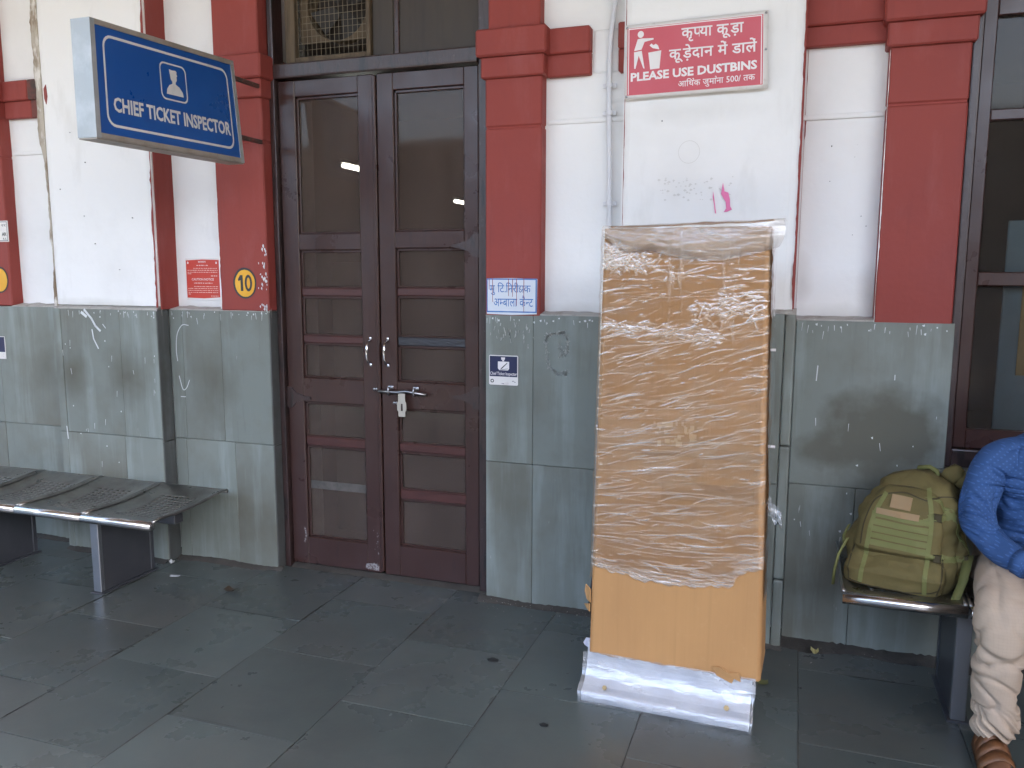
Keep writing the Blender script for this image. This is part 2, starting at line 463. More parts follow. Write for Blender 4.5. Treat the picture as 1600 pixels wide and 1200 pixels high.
M['curtain'] = mat('pale_grey_green_panel', (0.16, 0.18, 0.165), 0.8, vary=[((20, 20, 1), (0.12, 0.135, 0.125), 0.45, 0.65, 0.7)])
M['roof'] = mat('painted_roof_sheet', (0.28, 0.235, 0.195), 0.7)
M['far'] = mat('far_platform_wall', (0.20, 0.17, 0.145), 0.8, vary=[(0.6, (0.28, 0.24, 0.2), 0.45, 0.6, 0.8)])
M['track'] = mat('track_ballast', (0.26, 0.225, 0.19), 0.95, vary=[(3, (0.16, 0.14, 0.12), 0.45, 0.65, 0.8)], bump=[(20, 0.03, 4)])
tube_m = bpy.data.materials.new('lit_tube')
tube_m.use_nodes = True
tube_m.node_tree.nodes['Principled BSDF'].inputs['Emission Color'].default_value = (0.95, 1.0, 0.92, 1)
tube_m.node_tree.nodes['Principled BSDF'].inputs['Emission Strength'].default_value = 2.5
M['tube'] = tube_m


# ------------------------------------------------------------------ helpers
def link_mesh(name, me, m=None, parent=None, smooth=False):
    o = bpy.data.objects.new(name, me)
    COL.objects.link(o)
    if m is not None and not me.materials:
        me.materials.append(M[m] if isinstance(m, str) else m)
    if smooth:
        me.polygons.foreach_set('use_smooth', [True] * len(me.polygons))
    if parent is not None:
        o.parent = parent
        r = parent
        while r.parent:
            r = r.parent
        if parent is r:
            o.location = -r.location      # meshes are written in world metres; the root sits at the thing's base
    return o


def obj(name, bm, m=None, parent=None, smooth=False):
    me = bpy.data.meshes.new(name)
    bm.normal_update()
    bm.to_mesh(me)
    bm.free()
    return link_mesh(name, me, m, parent, smooth)


def raw(name, vs, fs, m=None, parent=None, smooth=False):
    me = bpy.data.meshes.new(name)
    me.from_pydata([tuple(map(float, v)) for v in vs], [], fs)
    me.validate()
    me.update()
    return link_mesh(name, me, m, parent, smooth)


def tag(o, label, cat, group=None, kind=None):
    o['label'] = label
    o['category'] = cat
    if group:
        o['group'] = group
    if kind:
        o['kind'] = kind
    return o


def thing(name, label, cat, loc=(0, 0, 0), group=None):
    o = bpy.data.objects.new(name, None)
    o.empty_display_size = 0.1
    COL.objects.link(o)
    o.location = loc
    return tag(o, label, cat, group)


def part_empty(name, parent):
    o = bpy.data.objects.new(name, None)
    o.empty_display_size = 0.1
    COL.objects.link(o)
    o.parent = parent
    o.location = -parent.location
    return o


def struct(o):
    o['kind'] = 'structure'
    return o


def wobble(z0, z1, amp, step=0.02, seed=0):
    n = max(3, int(abs(z1 - z0) / step))
    return [(z0 + (z1 - z0) * i / n, amp * mnoise.noise(Vector((seed * 3.7, (z0 + (z1 - z0) * i / n) * 9, 0.3))) +
             amp * 0.6 * mnoise.noise(Vector((seed * 1.7, (z0 + (z1 - z0) * i / n) * 45, 4.3)))) for i in range(n + 1)]


def box(bm, x0, x1, y0, y1, z0, z1, bev=0.0, seg=1):
    ret = bmesh.ops.create_cube(bm, size=1.0)
    vs = ret['verts']
    for v in vs:
        v.co = Vector((x0 + (v.co.x + .5) * (x1 - x0), y0 + (v.co.y + .5) * (y1 - y0), z0 + (v.co.z + .5) * (z1 - z0)))
    if bev > 0:
        es = list({e for v in vs for e in v.link_edges})
        bmesh.ops.bevel(bm, geom=es, offset=min(bev, 0.45 * min(abs(x1 - x0), abs(y1 - y0), abs(z1 - z0))), segments=seg, profile=0.6, affect='EDGES')
    return bm


def boxo(name, m, x0, x1, y0, y1, z0, z1, parent=None, bev=0.003, seg=1):
    return obj(name, box(bmesh.new(), x0, x1, y0, y1, z0, z1, bev, seg), m, parent)


def tube(bm, pts, r, n=8, cap=True):
    pts = [Vector(p) for p in pts]
    rs = r if isinstance(r, (list, tuple)) else [r] * len(pts)
    rings = []
    up = Vector((0, 0, 1))
    for i, p in enumerate(pts):
        t = (pts[min(i + 1, len(pts) - 1)] - pts[max(i - 1, 0)]).normalized()
        a = up if abs(t.dot(up)) < 0.95 else Vector((1, 0, 0))
        u = t.cross(a).normalized()
        w = t.cross(u).normalized()
        rings.append([bm.verts.new(p + rs[i] * (math.cos(2 * math.pi * k / n) * u + math.sin(2 * math.pi * k / n) * w)) for k in range(n)])
    for a, b in zip(rings, rings[1:]):
        for k in range(n):
            bm.faces.new((a[k], a[(k + 1) % n], b[(k + 1) % n], b[k]))
    if cap:
        bm.faces.new(rings[0][::-1])
        bm.faces.new(rings[-1])
    bmesh.ops.recalc_face_normals(bm, faces=bm.faces[:])
    return bm


def prism(bm, poly, fn0, fn1):
    """poly: 2D points; fn0/fn1 map them to the front and back 3D outlines"""
    a = [bm.verts.new(fn0(*p)) for p in poly]
    b = [bm.verts.new(fn1(*p)) for p in poly]
    n = len(poly)
    bm.faces.new(a)
    bm.faces.new(b[::-1])
    for k in range(n):
        bm.faces.new((a[k], b[k], b[(k + 1) % n], a[(k + 1) % n]))
    bmesh.ops.recalc_face_normals(bm, faces=bm.faces[:])
    return bm


def wall_poly(bm, poly, y, t=0.0015):
    """thin flat shape on a wall plane facing -Y; poly in (x, z)"""
    return prism(bm, poly, lambda x, z: (x, y - t, z), lambda x, z: (x, y, z))


def smooth(pts, n=5):
    P = [np.array(p) for p in pts]
    P = [2 * P[0] - P[1]] + P + [2 * P[-1] - P[-2]]
    out = []
    for a, b, c, d in zip(P, P[1:], P[2:], P[3:]):
        for k in range(n):
            t = k / n
            out.append(tuple(.5 * (2 * b + (c - a) * t + (2 * a - 5 * b + 4 * c - d) * t * t + (3 * b - a - 3 * c + d) * t ** 3)))
    out.append(tuple(P[-2]))
    return out


def wallv(bm, pts, w, y, t=0.0012):
    """a brush stroke on a wall: polyline (x,z) with width w"""
    for (xa, za), (xb, zb) in zip(pts, pts[1:]):
        d = Vector((xb - xa, zb - za))
        if d.length < 1e-6:
            continue
        n = Vector((-d.y, d.x)).normalized() * w / 2
        e = d.normalized() * w * 0.3
        wall_poly(bm, [(xa - e.x + n.x, za - e.y + n.y), (xb + e.x + n.x, zb + e.y + n.y), (xb + e.x - n.x, zb + e.y - n.y), (xa - e.x - n.x, za - e.y - n.y)], y, t)
    return bm


# ---- flat lettering: Blender's built-in face, composed letter by letter
_gl = {}


def glyph(s, bold=0.0):
    key = (s, bold)
    if key not in _gl:
        c = bpy.data.curves.new('lettering', 'FONT')
        c.body = s
        c.size = 1.0
        c.offset = bold
        c.resolution_u = 2
        o = bpy.data.objects.new('lettering', c)
        COL.objects.link(o)
        bpy.context.view_layer.update()
        me = bpy.data.meshes.new_from_object(o.evaluated_get(bpy.context.evaluated_depsgraph_get()))
        vs = [(v.co.x, v.co.y) for v in me.vertices]
        fs = [tuple(p.vertices) for p in me.polygons]
        bpy.data.objects.remove(o)
        bpy.data.curves.remove(c)
        bpy.data.meshes.remove(me)
        _gl[key] = (vs, fs)
    return _gl[key]


def clip_right(vs, fs, x):
    bm = bmesh.new()
    bv = [bm.verts.new((a, b, 0)) for a, b in vs]
    for f in fs:
        try:
            bm.faces.new([bv[i] for i in f])
        except ValueError:
            pass
    bmesh.ops.bisect_plane(bm, geom=bm.verts[:] + bm.edges[:] + bm.faces[:], plane_co=(x, 0, 0), plane_no=(1, 0, 0), clear_outer=True)
    bm.verts.index_update()
    r = [(v.co.x, v.co.y) for v in bm.verts], [tuple(v.index for v in f.verts) for f in bm.faces]
    bm.free()
    return r


ADV = {'ि': 0.26}
KSH = [[(-.02, .59), (.60, .59)], [(.47, .60), (.47, 0)], [(.16, .59), (.16, .46), (.05, .40), (.05, .33), (.22, .30), (.10, .22), (.06, .10), (.16, .02), (.28, .08), (.33, .22), (.47, .27)]]
HALF = {'प': 0.42, 'म': 0.43, 'न': 0.40, 'क': 0.52}


def compose(tokens, bold=0.0, track=0.0):
    """tokens: strings; 'प/' half form (its bar cut off), '^' a repha hook over the last letter, ' ' a space"""
    V, F = [], []
    cur = 0.0

    def put(vs, fs, dx):
        k = len(V)
        V.extend((a + dx, b) for a, b in vs)
        F.extend(tuple(i + k for i in f) for f in fs)
    for t in tokens:
        if t == ' ':
            cur += 0.30
            continue
        if t == '^':
            h = [(-0.10, 0.60), (-0.02, 0.60), (0.03, 0.74), (0.00, 0.84), (-0.09, 0.88), (-0.18, 0.84), (-0.17, 0.78), (-0.09, 0.80), (-0.05, 0.73)]
            put(h, [(0, 1, 2, 8), (2, 3, 7, 8), (3, 4, 7), (4, 5, 6, 7)], cur - 0.02)
            continue
        if t == 'KSH':
            for path in KSH:
                for (xa, za), (xb, zb) in zip(path, path[1:]):
                    d = Vector((xb - xa, zb - za)).normalized()
                    n = Vector((-d.y, d.x)) * .036
                    d = d * .02
                    put([(xa - d.x + n.x, za - d.y + n.y), (xb + d.x + n.x, zb + d.y + n.y), (xb + d.x - n.x, zb + d.y - n.y), (xa - d.x - n.x, za - d.y - n.y)], [(3, 2, 1, 0)], cur)
            cur += .58
            continue
        vs, fs = glyph(t[0] if (len(t) == 2 and t[1] == '/') else t, bold)
        if len(t) == 2 and t[1] == '/':
            vs, fs = clip_right(vs, fs, HALF[t[0]])
            w = HALF[t[0]]
        else:
            w = ADV.get(t, max(v[0] for v in vs))
        put(vs, fs, cur)
        cur += w + track
    return V, F


def letter(name, tokens, m, parent, fn, x0, z0, x1, cap, bold=0.0, track=0.0, lift=0.0):
    """sets tokens between x0 and x1 on baseline z0; fn maps (s, t) to a 3D point"""
    if isinstance(tokens, str) and not any(ord(c) > 255 for c in tokens):
        V, F = glyph(tokens, bold)
    else:
        V, F = compose(tokens, bold, track)
    xs = [v[0] for v in V]
    sx = (x1 - x0) / (max(xs) - min(xs))
    mx = min(xs)
    sz = cap / 0.69
    P = [fn(x0 + (a - mx) * sx, z0 + b * sz + lift * (a - mx) * sx) for a, b in V]
    return raw(name, P, F, m, parent)


def rrect(x0, x1, z0, z1, r, n=5):
    pts = []
    for cx, cz, a0 in ((x1 - r, z1 - r, 0), (x0 + r, z1 - r, 90), (x0 + r, z0 + r, 180), (x1 - r, z0 + r, 270)):
        for k in range(n + 1):
            a = rad(a0 + 90 * k / n)
            pts.append((cx + r * math.cos(a), cz + r * math.sin(a)))
    return pts


def ring_flat(bm, outer, inner, fn):
    a = [bm.verts.new(fn(*p)) for p in outer]
    b = [bm.verts.new(fn(*p)) for p in inner]
    n = len(a)
    for k in range(n):
        bm.faces.new((a[k], a[(k + 1) % n], b[(k + 1) % n], b[k]))
    return bm


def flat(bm, poly, fn):
    bm.faces.new([bm.verts.new(fn(*p)) for p in poly])
    return bm


# ------------------------------------------------------------------ ground
DF, NP = -0.09, 0.07      # front of the projecting bays, face of the white niche panels (pilasters and low dado at 0)
floor = boxo('floor', 'mortar', -14, 12, -6.0, 7.5, -0.9, -0.006, bev=0)
struct(floor)
xs = [-6.77 + 0.5265 * i for i in range(19)]
for i, (xa, xb) in enumerate(zip(xs, xs[1:])):
    near = abs(xa + 1.481) < 0.06
    odd = round((xa + 1.481) / 0.5265) % 2
    y = 0.06 if odd else 0.0
    ys = [0.06] + [(-0.24 if odd else -0.515) - 0.545 * k + rng.uniform(-.012, .012) for k in range(10)]
    for ya, yb in zip(ys, ys[1:]):
        bm = bmesh.new()
        g = 0.0013
        h = rng.uniform(-0.0012, 0.0012)
        box(bm, xa + g, xb - g, yb + g, ya - g, -0.03, h, 0.0012)
        for v in bm.verts:
            v.co.x += rng.uniform(-.0012, .0012)
            v.co.y += rng.uniform(-.0012, .0012)
        s = obj('flagstone', bm, 'floor', floor)
bm = bmesh.new()
for k in range(70):
    if rng.random() < .6:
        xj, y0_, L_ = rng.choice(xs[5:15]), rng.uniform(-1.5, -.05), rng.uniform(.08, .45)
        pts = wobble(y0_, y0_ - L_, .0045, .015, k)
        w = rng.uniform(.0008, .0028)
        for (ya, da), (yb, db) in zip(pts, pts[1:]):
            bm.faces.new([bm.verts.new(q) for q in ((xj - w + da * .2, ya, .0017), (xj - w + db * .2, yb, .0017), (xj + w + db * .5, yb, .0017), (xj + w + da * .5, ya, .0017))])
    else:
        q = rng.randrange(5, 14)
        odd = round((xs[q] + 1.481) / 0.5265) % 2
        yj = (-0.24 if odd else -0.515) - 0.545 * rng.choice([0, 0, 1, 2])
        x0_ = xs[q] + rng.uniform(0, .2)
        pts = wobble(x0_, min(x0_ + rng.uniform(.1, .4), xs[q + 1]), .0045, .015, k)
        w = rng.uniform(.0008, .0022)
        for (xa_, da), (xb_, db) in zip(pts, pts[1:]):
            bm.faces.new([bm.verts.new(p_) for p_ in ((xa_, yj - w + da * .5, .0018), (xb_, yj - w + db * .5, .0018), (xb_, yj + w + db * .2, .0018), (xa_, yj + w + da * .2, .0018))])
bmesh.ops.recalc_face_normals(bm, faces=bm.faces[:])
jd = obj('joint_dirt', bm, 'mortar', floor)
jd['kind'] = 'stuff'
ground = boxo('ground', 'track', -400, 400, -400, 60, -1.4, -0.95, bev=0)
struct(ground)

# ------------------------------------------------------------------ the station wall
wall = thing('station_wall', 'white and dark red station wall with a grey-green stone dado around the door', 'wall', (-1, 0.2, 0))
DZ = 1.35


def W(name, m, x0, x1, y0, y1, z0, z1, bev=0.004):
    return boxo(name, m, x0, x1, y0, y1, z0, z1, wall, bev)


def plaster(name, m, x0, x1, y, z0, z1, depth=0.12, seed=0):
    """hand-trowelled panel: a gridded front with gentle unevenness and rounded arrises"""
    nx, nz = max(4, int((x1 - x0) / 0.03)), max(4, int((z1 - z0) / 0.04))
    vs, fs = [], []
    for j in range(nz + 1):
        for i in range(nx + 1):
            x, z = x0 + (x1 - x0) * i / nx, z0 + (z1 - z0) * j / nz
            e = min(i, nx - i, )
            dy = 0.0035 * mnoise.noise(Vector((x * 2.5, seed, z * 2.5))) + 0.0012 * mnoise.noise(Vector((x * 11, seed, z * 11)))
            if e == 0:
                dy += 0.006
                x += 0.003 * mnoise.noise(Vector((seed, 3.1, z * 10)))
            vs.append((x, y + dy, z))
    for j in range(nz):
        for i in range(nx):
            a = j * (nx + 1) + i
            fs.append((a, a + 1, a + nx + 2, a + nx + 1))
    k = len(vs)
    rim = [j * (nx + 1) for j in range(nz + 1)], [j * (nx + 1) + nx for j in range(nz + 1)]
    for side, flip in ((rim[0], False), (rim[1], True)):
        base = len(vs)
        for q in side:
            vs.append((vs[q][0], y + depth, vs[q][2]))
        for j in range(nz):
            f = (side[j], side[j + 1], base + j + 1, base + j)
            fs.append(f if flip is False else f[::-1])
    bot = [0, nx, ]
    b0 = len(vs)
    vs += [(x0, y + depth, z0), (x1, y + depth, z0)]
    fs.append(tuple([b0] + list(range(0, nx + 1)) + [b0 + 1])[::-1])
    b1 = len(vs)
    vs += [(x0, y + depth, z1), (x1, y + depth, z1)]
    top = [nz * (nx + 1) + i for i in range(nx + 1)]
    fs.append(tuple([b1] + top + [b1 + 1]))
    return raw(name, vs, fs, m, wall, True if False else False)


TOPZ = 4.6
# projecting white bays, recessed white niche panels, red pilasters
for i, (x0, x1) in enumerate(((-3.815, -3.122), (-0.708, -0.014))):
    plaster('white_bay', 'white', x0, x1, -0.07, 1.37 if i == 0 else 1.405, TOPZ, 0.16, 5 + i)
for i, (x0, x1) in enumerate(((-4.30, -3.75), (-3.16, -2.70), (-1.12, -0.66), (-0.06, 0.36))):
    plaster('white_niche', 'white', x0, x1, NP, 1.36, TOPZ, 0.10, 9 + i)
PIL = [(-4.50, -4.222), (-2.790, -2.501), (-1.337, -1.076), (0.291, 0.566)]
for i, (x0, x1) in enumerate(PIL):
    bmp = bmesh.new()
    box(bmp, x0, x1, 0.0, 0.22, 1.352, 2.178, 0.006)
    obj('pilaster', bmp, 'red', wall)
    bmp = bmesh.new()
    box(bmp, x0, x1, 0.0, 0.22, 2.184, 2.42, 0.006)
    obj('pilaster', bmp, 'red', wall)
    boxo('pilaster_joint', 'red', x0 + .004, x1 - .004, 0.006, 0.2, 2.176, 2.186, wall, 0)
    boxo('pilaster_capital', 'red', x0 - .014, x1 + .014, -0.022, 0.215, 2.388, 2.478, wall, 0.006)
    boxo('pilaster_capital', 'red', x0 - .03, x1 + .03, -0.045, 0.21, 2.474, 2.588, wall, 0.008)
    boxo('pilaster_shaft', 'red', x0 + .012, x1 - .012, 0.006, 0.2, 2.58, TOPZ, wall, 0.006)


# red impost bands across the niches
def band(x0, x1, m='red', z0=2.386, z1=2.581, zm=2.476):
    boxo('impost_band', m, x0, x1, 0.035, 0.12, z0, zm + .004, wall, 0.005)
    boxo('impost_band', m, x0, x1, 0.015, 0.12, zm, z1, wall, 0.006)


band(-4.21, -4.015)
band(-4.015, -3.93, 'soot')
band(-3.18, -2.80)
band(-1.066, -0.872)
boxo('impost_band', 'white', -0.872, -0.752, 0.062, 0.12, 2.39, 2.575, wall, 0.02, 3)
band(-0.752, -0.700)
band(-0.020, 0.290, 'red', 2.423, 2.66, 2.497)
# shallow white course joint in the niches
for x0, x1, z in ((-1.07, -0.71, 2.190), (-0.01, 0.29, 2.150), (-4.21, -3.87, 2.19)):
    boxo('course_joint', 'white', x0, x1, NP - 0.012, NP + 0.03, z, z + 0.022, wall, 0.008, 2)
# red returns of the projecting bays, and the uneven painted edges
for x, zt, zb in ((-3.122, TOPZ, 1.352), (-0.014, TOPZ, 1.385)):
    boxo('red_return', 'red', x - 0.001, x + 0.007, -0.060, 0.14, zb, zt, wall, 0.003)


def paint_edge(x, z0, z1, w, y, m='red', amp=0.006, seed=0, side=1):
    bm = bmesh.new()
    pts = wobble(z0, z1, amp, 0.018, seed)
    for (za, da), (zb, db) in zip(pts, pts[1:]):
        wall_poly(bm, [(x, za), (x + side * max(0.001, w + da), za), (x + side * max(0.001, w + db), zb), (x, zb)], y, 0.0012)
    return obj('paint_edge', bm, m, wall)


paint_edge(-3.124, 1.36, 3.2, 0.008, -0.0725, 'red', 0.010, 1, -1)
paint_edge(-0.012, 1.40, 3.2, 0.004, -0.0725, 'red', 0.005, 2, -1)
paint_edge(-2.790, 1.36, 2.38, 0.005, -0.0005, 'white', 0.007, 3, 1)
paint_edge(0.291, 1.36, 2.38, 0.0015, -0.0005, 'white', 0.003, 5, 1)
paint_edge(0.000, 1.37, 2.42, 0.001, 0.0655, 'red', 0.006, 7, 1)
paint_edge(-0.700, 1.40, 2.9, 0.0015, -0.0725, 'red', 0.003, 8, 1)
# rotten joint at the far left bay
bm = bmesh.new()
pts = wobble(1.36, 3.1, 0.012, 0.02, 31)
for (za, da), (zb, db) in zip(pts, pts[1:]):
    wa, wb = [max(.006, .036 * min(1, max(.12, (q - 1.95) / .35))) for q in (za, zb)]
    prism(bm, [(-3.818 + da - wa, za), (-3.812, za), (-3.812, zb), (-3.818 + db - wb, zb)],
          lambda x, z: (x, -0.071, z), lambda x, z: (x, 0.09, z))
obj('stained_joint', bm, 'stain', wall)
bm = bmesh.new()
prism(bm, [(-3.785, 2.42), (-3.775, 2.46), (-3.780, 2.52), (-3.795, 2.50), (-3.795, 2.45)], lambda x, z: (x, -0.0735, z), lambda x, z: (x, -0.068, z))
obj('paint_remnant', bm, 'red', wall)


# dado slabs: each a stone of its own
def slab(x0, x1, z0, z1, y, t=0.035, m='dado'):
    g = 0.0009
    j = rng.uniform(-.0015, .0015)
    bm = box(bmesh.new(), x0 + g, x1 - g, y + j, y + t, z0 + g, z1 - g, 0.0022)
    return obj('dado_slab', bm, m, wall)


ZS = 0.672
for x0, x1 in ((-3.826, -3.775), (-3.775, -3.372), (-3.372, -3.128)):
    slab(x0, x1, ZS, DZ, DF)
for x0, x1 in ((-3.826, -3.78), (-3.78, -3.378), (-3.378, -3.128)):
    slab(x0, x1, 0.0, ZS, DF)
for x0, x1 in ((-5.2, -4.9), (-4.9, -4.35), (-4.35, -3.80)):
    slab(x0, x1, ZS, DZ, 0.0)
    slab(x0, x1, 0.0, ZS, 0.0)
for x0, x1 in ((-3.125, -3.045), (-3.045, -2.80), (-2.80, -2.505)):
    slab(x0, x1, 0.665, DZ, 0.0)
for x0, x1 in ((-3.125, -3.052), (-3.052, -2.74), (-2.74, -2.505)):
    slab(x0, x1, 0.0, 0.665, 0.0)
for x0, x1 in ((-1.337, -1.108), (-1.108, -0.70)):
    slab(x0, x1, 0.676, DZ + 0.01, 0.0)
    slab(x0, x1, 0.0, 0.676, 0.0)
for x0, x1 in ((-0.715, -0.33), (-0.33, -0.038)):
    slab(x0, x1, 0.70, 1.39, DF)
    slab(x0, x1, 0.0, 0.70, DF)
slab(0.005, 0.578, 0.688, 1.362, 0.0)
slab(0.005, 0.262, 0.0, 0.688, 0.0)
for x0, x1 in ((0.262, 0.70), (0.70, 1.2), (1.2, 1.75)):
    slab(x0, x1, 0.0, 0.688 if x0 < .5 else 0.775, 0.0)
slab(1.75, 2.4, 0, 1.36, 0.0)


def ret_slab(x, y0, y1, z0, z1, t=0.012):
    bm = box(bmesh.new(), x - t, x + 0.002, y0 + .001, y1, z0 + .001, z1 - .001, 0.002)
    return obj('dado_slab', bm, 'dado_return', wall)


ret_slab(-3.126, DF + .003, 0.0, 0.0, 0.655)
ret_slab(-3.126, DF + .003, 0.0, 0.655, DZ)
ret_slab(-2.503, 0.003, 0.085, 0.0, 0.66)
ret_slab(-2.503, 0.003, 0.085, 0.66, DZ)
# corner strips at the right of the right bay
for z0, z1 in ((0.0, 0.30), (0.30, 0.86), (0.86, 1.39)):
    boxo('corner_strip', 'dado', -0.036, 0.004, DF - .004, -0.001, z0 + .002, z1 - .002, wall, 0.010, 2)


# cement ledges on the dado, with ragged paint
def ledge(x0, x1, y0, y1, z, h=0.016):
    n = max(4, int((x1 - x0) / 0.025))
    vs, fs = [], []
    for i in range(n + 1):
        x = x0 + (x1 - x0) * i / n
        a = h * (0.5 + 0.5 * mnoise.noise(Vector((x * 14, y0 * 5, 1))))
        b = 0.010 * mnoise.noise(Vector((x * 22, 2.0, z)))
        vs += [(x, y0 + 0.004 - abs(b) * 0.3, z - 0.004 + b * 0.4), (x, y0 + 0.004, z + a * 0.6), (x, y1, z + a + 0.012), (x, y1, z - 0.03)]
    for i in range(n):
        for k in range(3):
            a = i * 4 + k
            fs.append((a, a + 4, a + 5, a + 1))
    return raw('dado_ledge', vs, fs, 'cement', wall)


ledge(-3.82, -3.122, DF, -0.05, DZ)
ledge(-4.23, -3.86, 0.0, 0.09, DZ)
ledge(-3.12, -2.792, 0.0, 0.09, DZ)
ledge(-2.79, -2.50, 0.0, 0.02, DZ - .002, 0.010)
ledge(-1.078, -0.705, 0.0, 0.09, DZ + .01)
ledge(-1.337, -1.076, 0.0, 0.02, DZ + .004, 0.010)
ledge(-0.710, 0.004, DF, -0.05, 1.392)
ledge(0.003, 0.292, 0.0, 0.09, 1.362)

# flakes, drips and scratches of pale paint (nobody could count them)
bm = bmesh.new()
for (x0, x1, y, z) in ((-3.80, -3.13, DF, 1.345), (-3.11, -2.51, 0.0, 1.345), (-1.33, -0.70, 0.0, 1.352), (0.02, 0.56, 0.0, 1.352), (-3.80, -3.13, DF, 1.2), (0.02, .56, 0, 1.0)):
    for k in range(26):
        x = rng.uniform(x0, x1)
        zz = z - abs(rng.gauss(0, 0.015)) if z > 1.3 else z - rng.uniform(0, .7)
        L_ = rng.choice([0.004, 0.006, 0.01, 0.02, 0.03])
        w = rng.uniform(.0012, .003) if L_ > .008 else rng.uniform(.003, .010)
        q = rng.uniform(-.15, .15) * L_
        wall_poly(bm, [(x - w / 2, zz), (x + w / 2, zz + w * .4), (x + w / 2 + q, zz - L_), (x + q, zz - L_ * 1.1)], y - 0.0016, 0.0006)
for k in range(46):                                # flaking corner by the number roundel
    x = -2.503 - abs(rng.gauss(0, 0.022))
    zz = rng.choice([rng.uniform(1.34, 1.40), rng.uniform(1.46, 1.68)])
    r = rng.uniform(.002, .0075)
    wall_poly(bm, [(x - r, zz), (x - r * .3, zz + r * 1.6), (x + r * .5, zz + r * .7), (x + r * .2, zz - r * 1.7)], -0.0022, 0.0006)
fl = obj('paint_flakes', bm, 'drip', wall)
fl['kind'] = 'stuff'
# splash of white paint and chalk loops on the dado
bm = bmesh.new()
for pts, w in (([(-3.60, 1.345), (-3.555, 1.30), (-3.53, 1.26), (-3.50, 1.235)], .012), ([(-3.62, 1.33), (-3.59, 1.31)], .015),
               ([(-3.555, 1.24), (-3.548, 1.19), (-3.52, 1.14)], .007), ([(-3.48, 1.27), (-3.462, 1.25)], .004), ([(-3.90 + .12, .70), (-3.775, .63)], .005)):
    wallv(bm, pts, w, DF - 0.002)
for pts, w in (([(-3.00, 1.27), (-3.04, 1.27), (-3.075, 1.22), (-3.085, 1.14), (-3.08, 1.08)], .006), ([(-3.075, 1.0), (-3.055, .93), (-3.03, .94), (-3.01, .98)], .006),
               ([(-3.07, .89), (-3.04, .89)], .006)):
    wallv(bm, smooth(pts), w * .7, -0.002)
wallv(bm, [(.095, 1.18), (.092, 1.12)], .004, -0.002)
wallv(bm, [(.38, 1.155), (.38, 1.135)], .003, -0.002)
obj('white_scratches', bm, 'drip', wall)
bm = bmesh.new()
for pts in ([(-1.05, 1.24), (-1.04, 1.27), (-1.00, 1.28), (-0.965, 1.285), (-0.95, 1.25), (-0.955, 1.20), (-0.985, 1.18)],
            [(-1.045, 1.22), (-1.035, 1.15), (-1.01, 1.11), (-0.965, 1.10), (-0.945, 1.115)], [(-0.99, 1.23), (-0.97, 1.20)]):
    for x, z in smooth(pts, 9):
        for q in range(2):
            a, b = x + rng.gauss(0, .004), z + rng.gauss(0, .004)
            wallv(bm, [(a, b), (a + rng.uniform(-.008, .008), b + rng.uniform(-.010, .010))], rng.uniform(.001, .006), -0.002)
for k in range(34):
    x, zz = rng.gauss(-1.215, .05), 1.33 - abs(rng.gauss(0, .055))
    wallv(bm, [(x, zz), (x + rng.uniform(-.006, .006), zz - rng.uniform(.008, .02))], rng.uniform(.002, .006), -0.002)
obj('chalk_marks', bm, 'chalk', wall)
# pink paint scrap, circle scratch and pencil marks on the right bay
bm = bmesh.new()
wall_poly(bm, [(-0.303, 1.862), (-0.297, 1.905), (-0.290, 1.872), (-0.275, 1.866), (-0.268, 1.84), (-0.266, 1.812), (-0.258, 1.80), (-0.276, 1.792), (-0.290, 1.790), (-0.281, 1.805), (-0.284, 1.83), (-0.296, 1.85)], -0.0735)
wall_poly(bm, [(-0.334, 1.872), (-0.328, 1.84), (-0.322, 1.80), (-0.319, 1.785), (-0.324, 1.787), (-0.329, 1.82), (-0.335, 1.85)], -0.0735)
obj('paint_scrap', bm, 'pink', wall)
bm = bmesh.new()
circ = [(-0.434 + .043 * math.cos(a * .2618), 2.03 + .045 * math.sin(a * .2618)) for a in range(25)]
ring_flat(bm, circ, [(-0.434 + (x + .434) * .955, 2.03 + (z - 2.03) * .955) for x, z in circ], lambda x, z: (x, -0.0745, z))
for k in range(60):
    x, z = rng.uniform(-.56, -.26), rng.uniform(1.84, 1.93)
    s = rng.uniform(.002, .006)
    wall_poly(bm, [(x - s, z), (x, z + s), (x + s * 1.5, z), (x, z - s * .8)], -0.0738, .0004)
obj('faint_scratches', bm, mat('faint_grey_scratch', (0.66, 0.65, 0.62), 0.8), wall)
bm = bmesh.new()
for k in range(15):
    x, z = rng.choice([(rng.uniform(-.69, -.03), rng.uniform(1.75, 2.6)), (rng.uniform(.02, .28), rng.uniform(1.5, 2.3)), (rng.uniform(-3.75, -3.2), rng.uniform(1.4, 2.4))])
    y = -0.0752 if not (0 < x) else NP - .004
    r = rng.uniform(.001, .0026)
    prism(bm, [(x + r * math.cos(a), z + r * 1.3 * math.sin(a)) for a in (0, 1.2, 2.5, 3.8, 5)], lambda x, z: (x, y - .001, z), lambda x, z: (x, y + .006, z))
nl = obj('nail_holes', bm, 'ink', wall)
nl['kind'] = 'stuff'


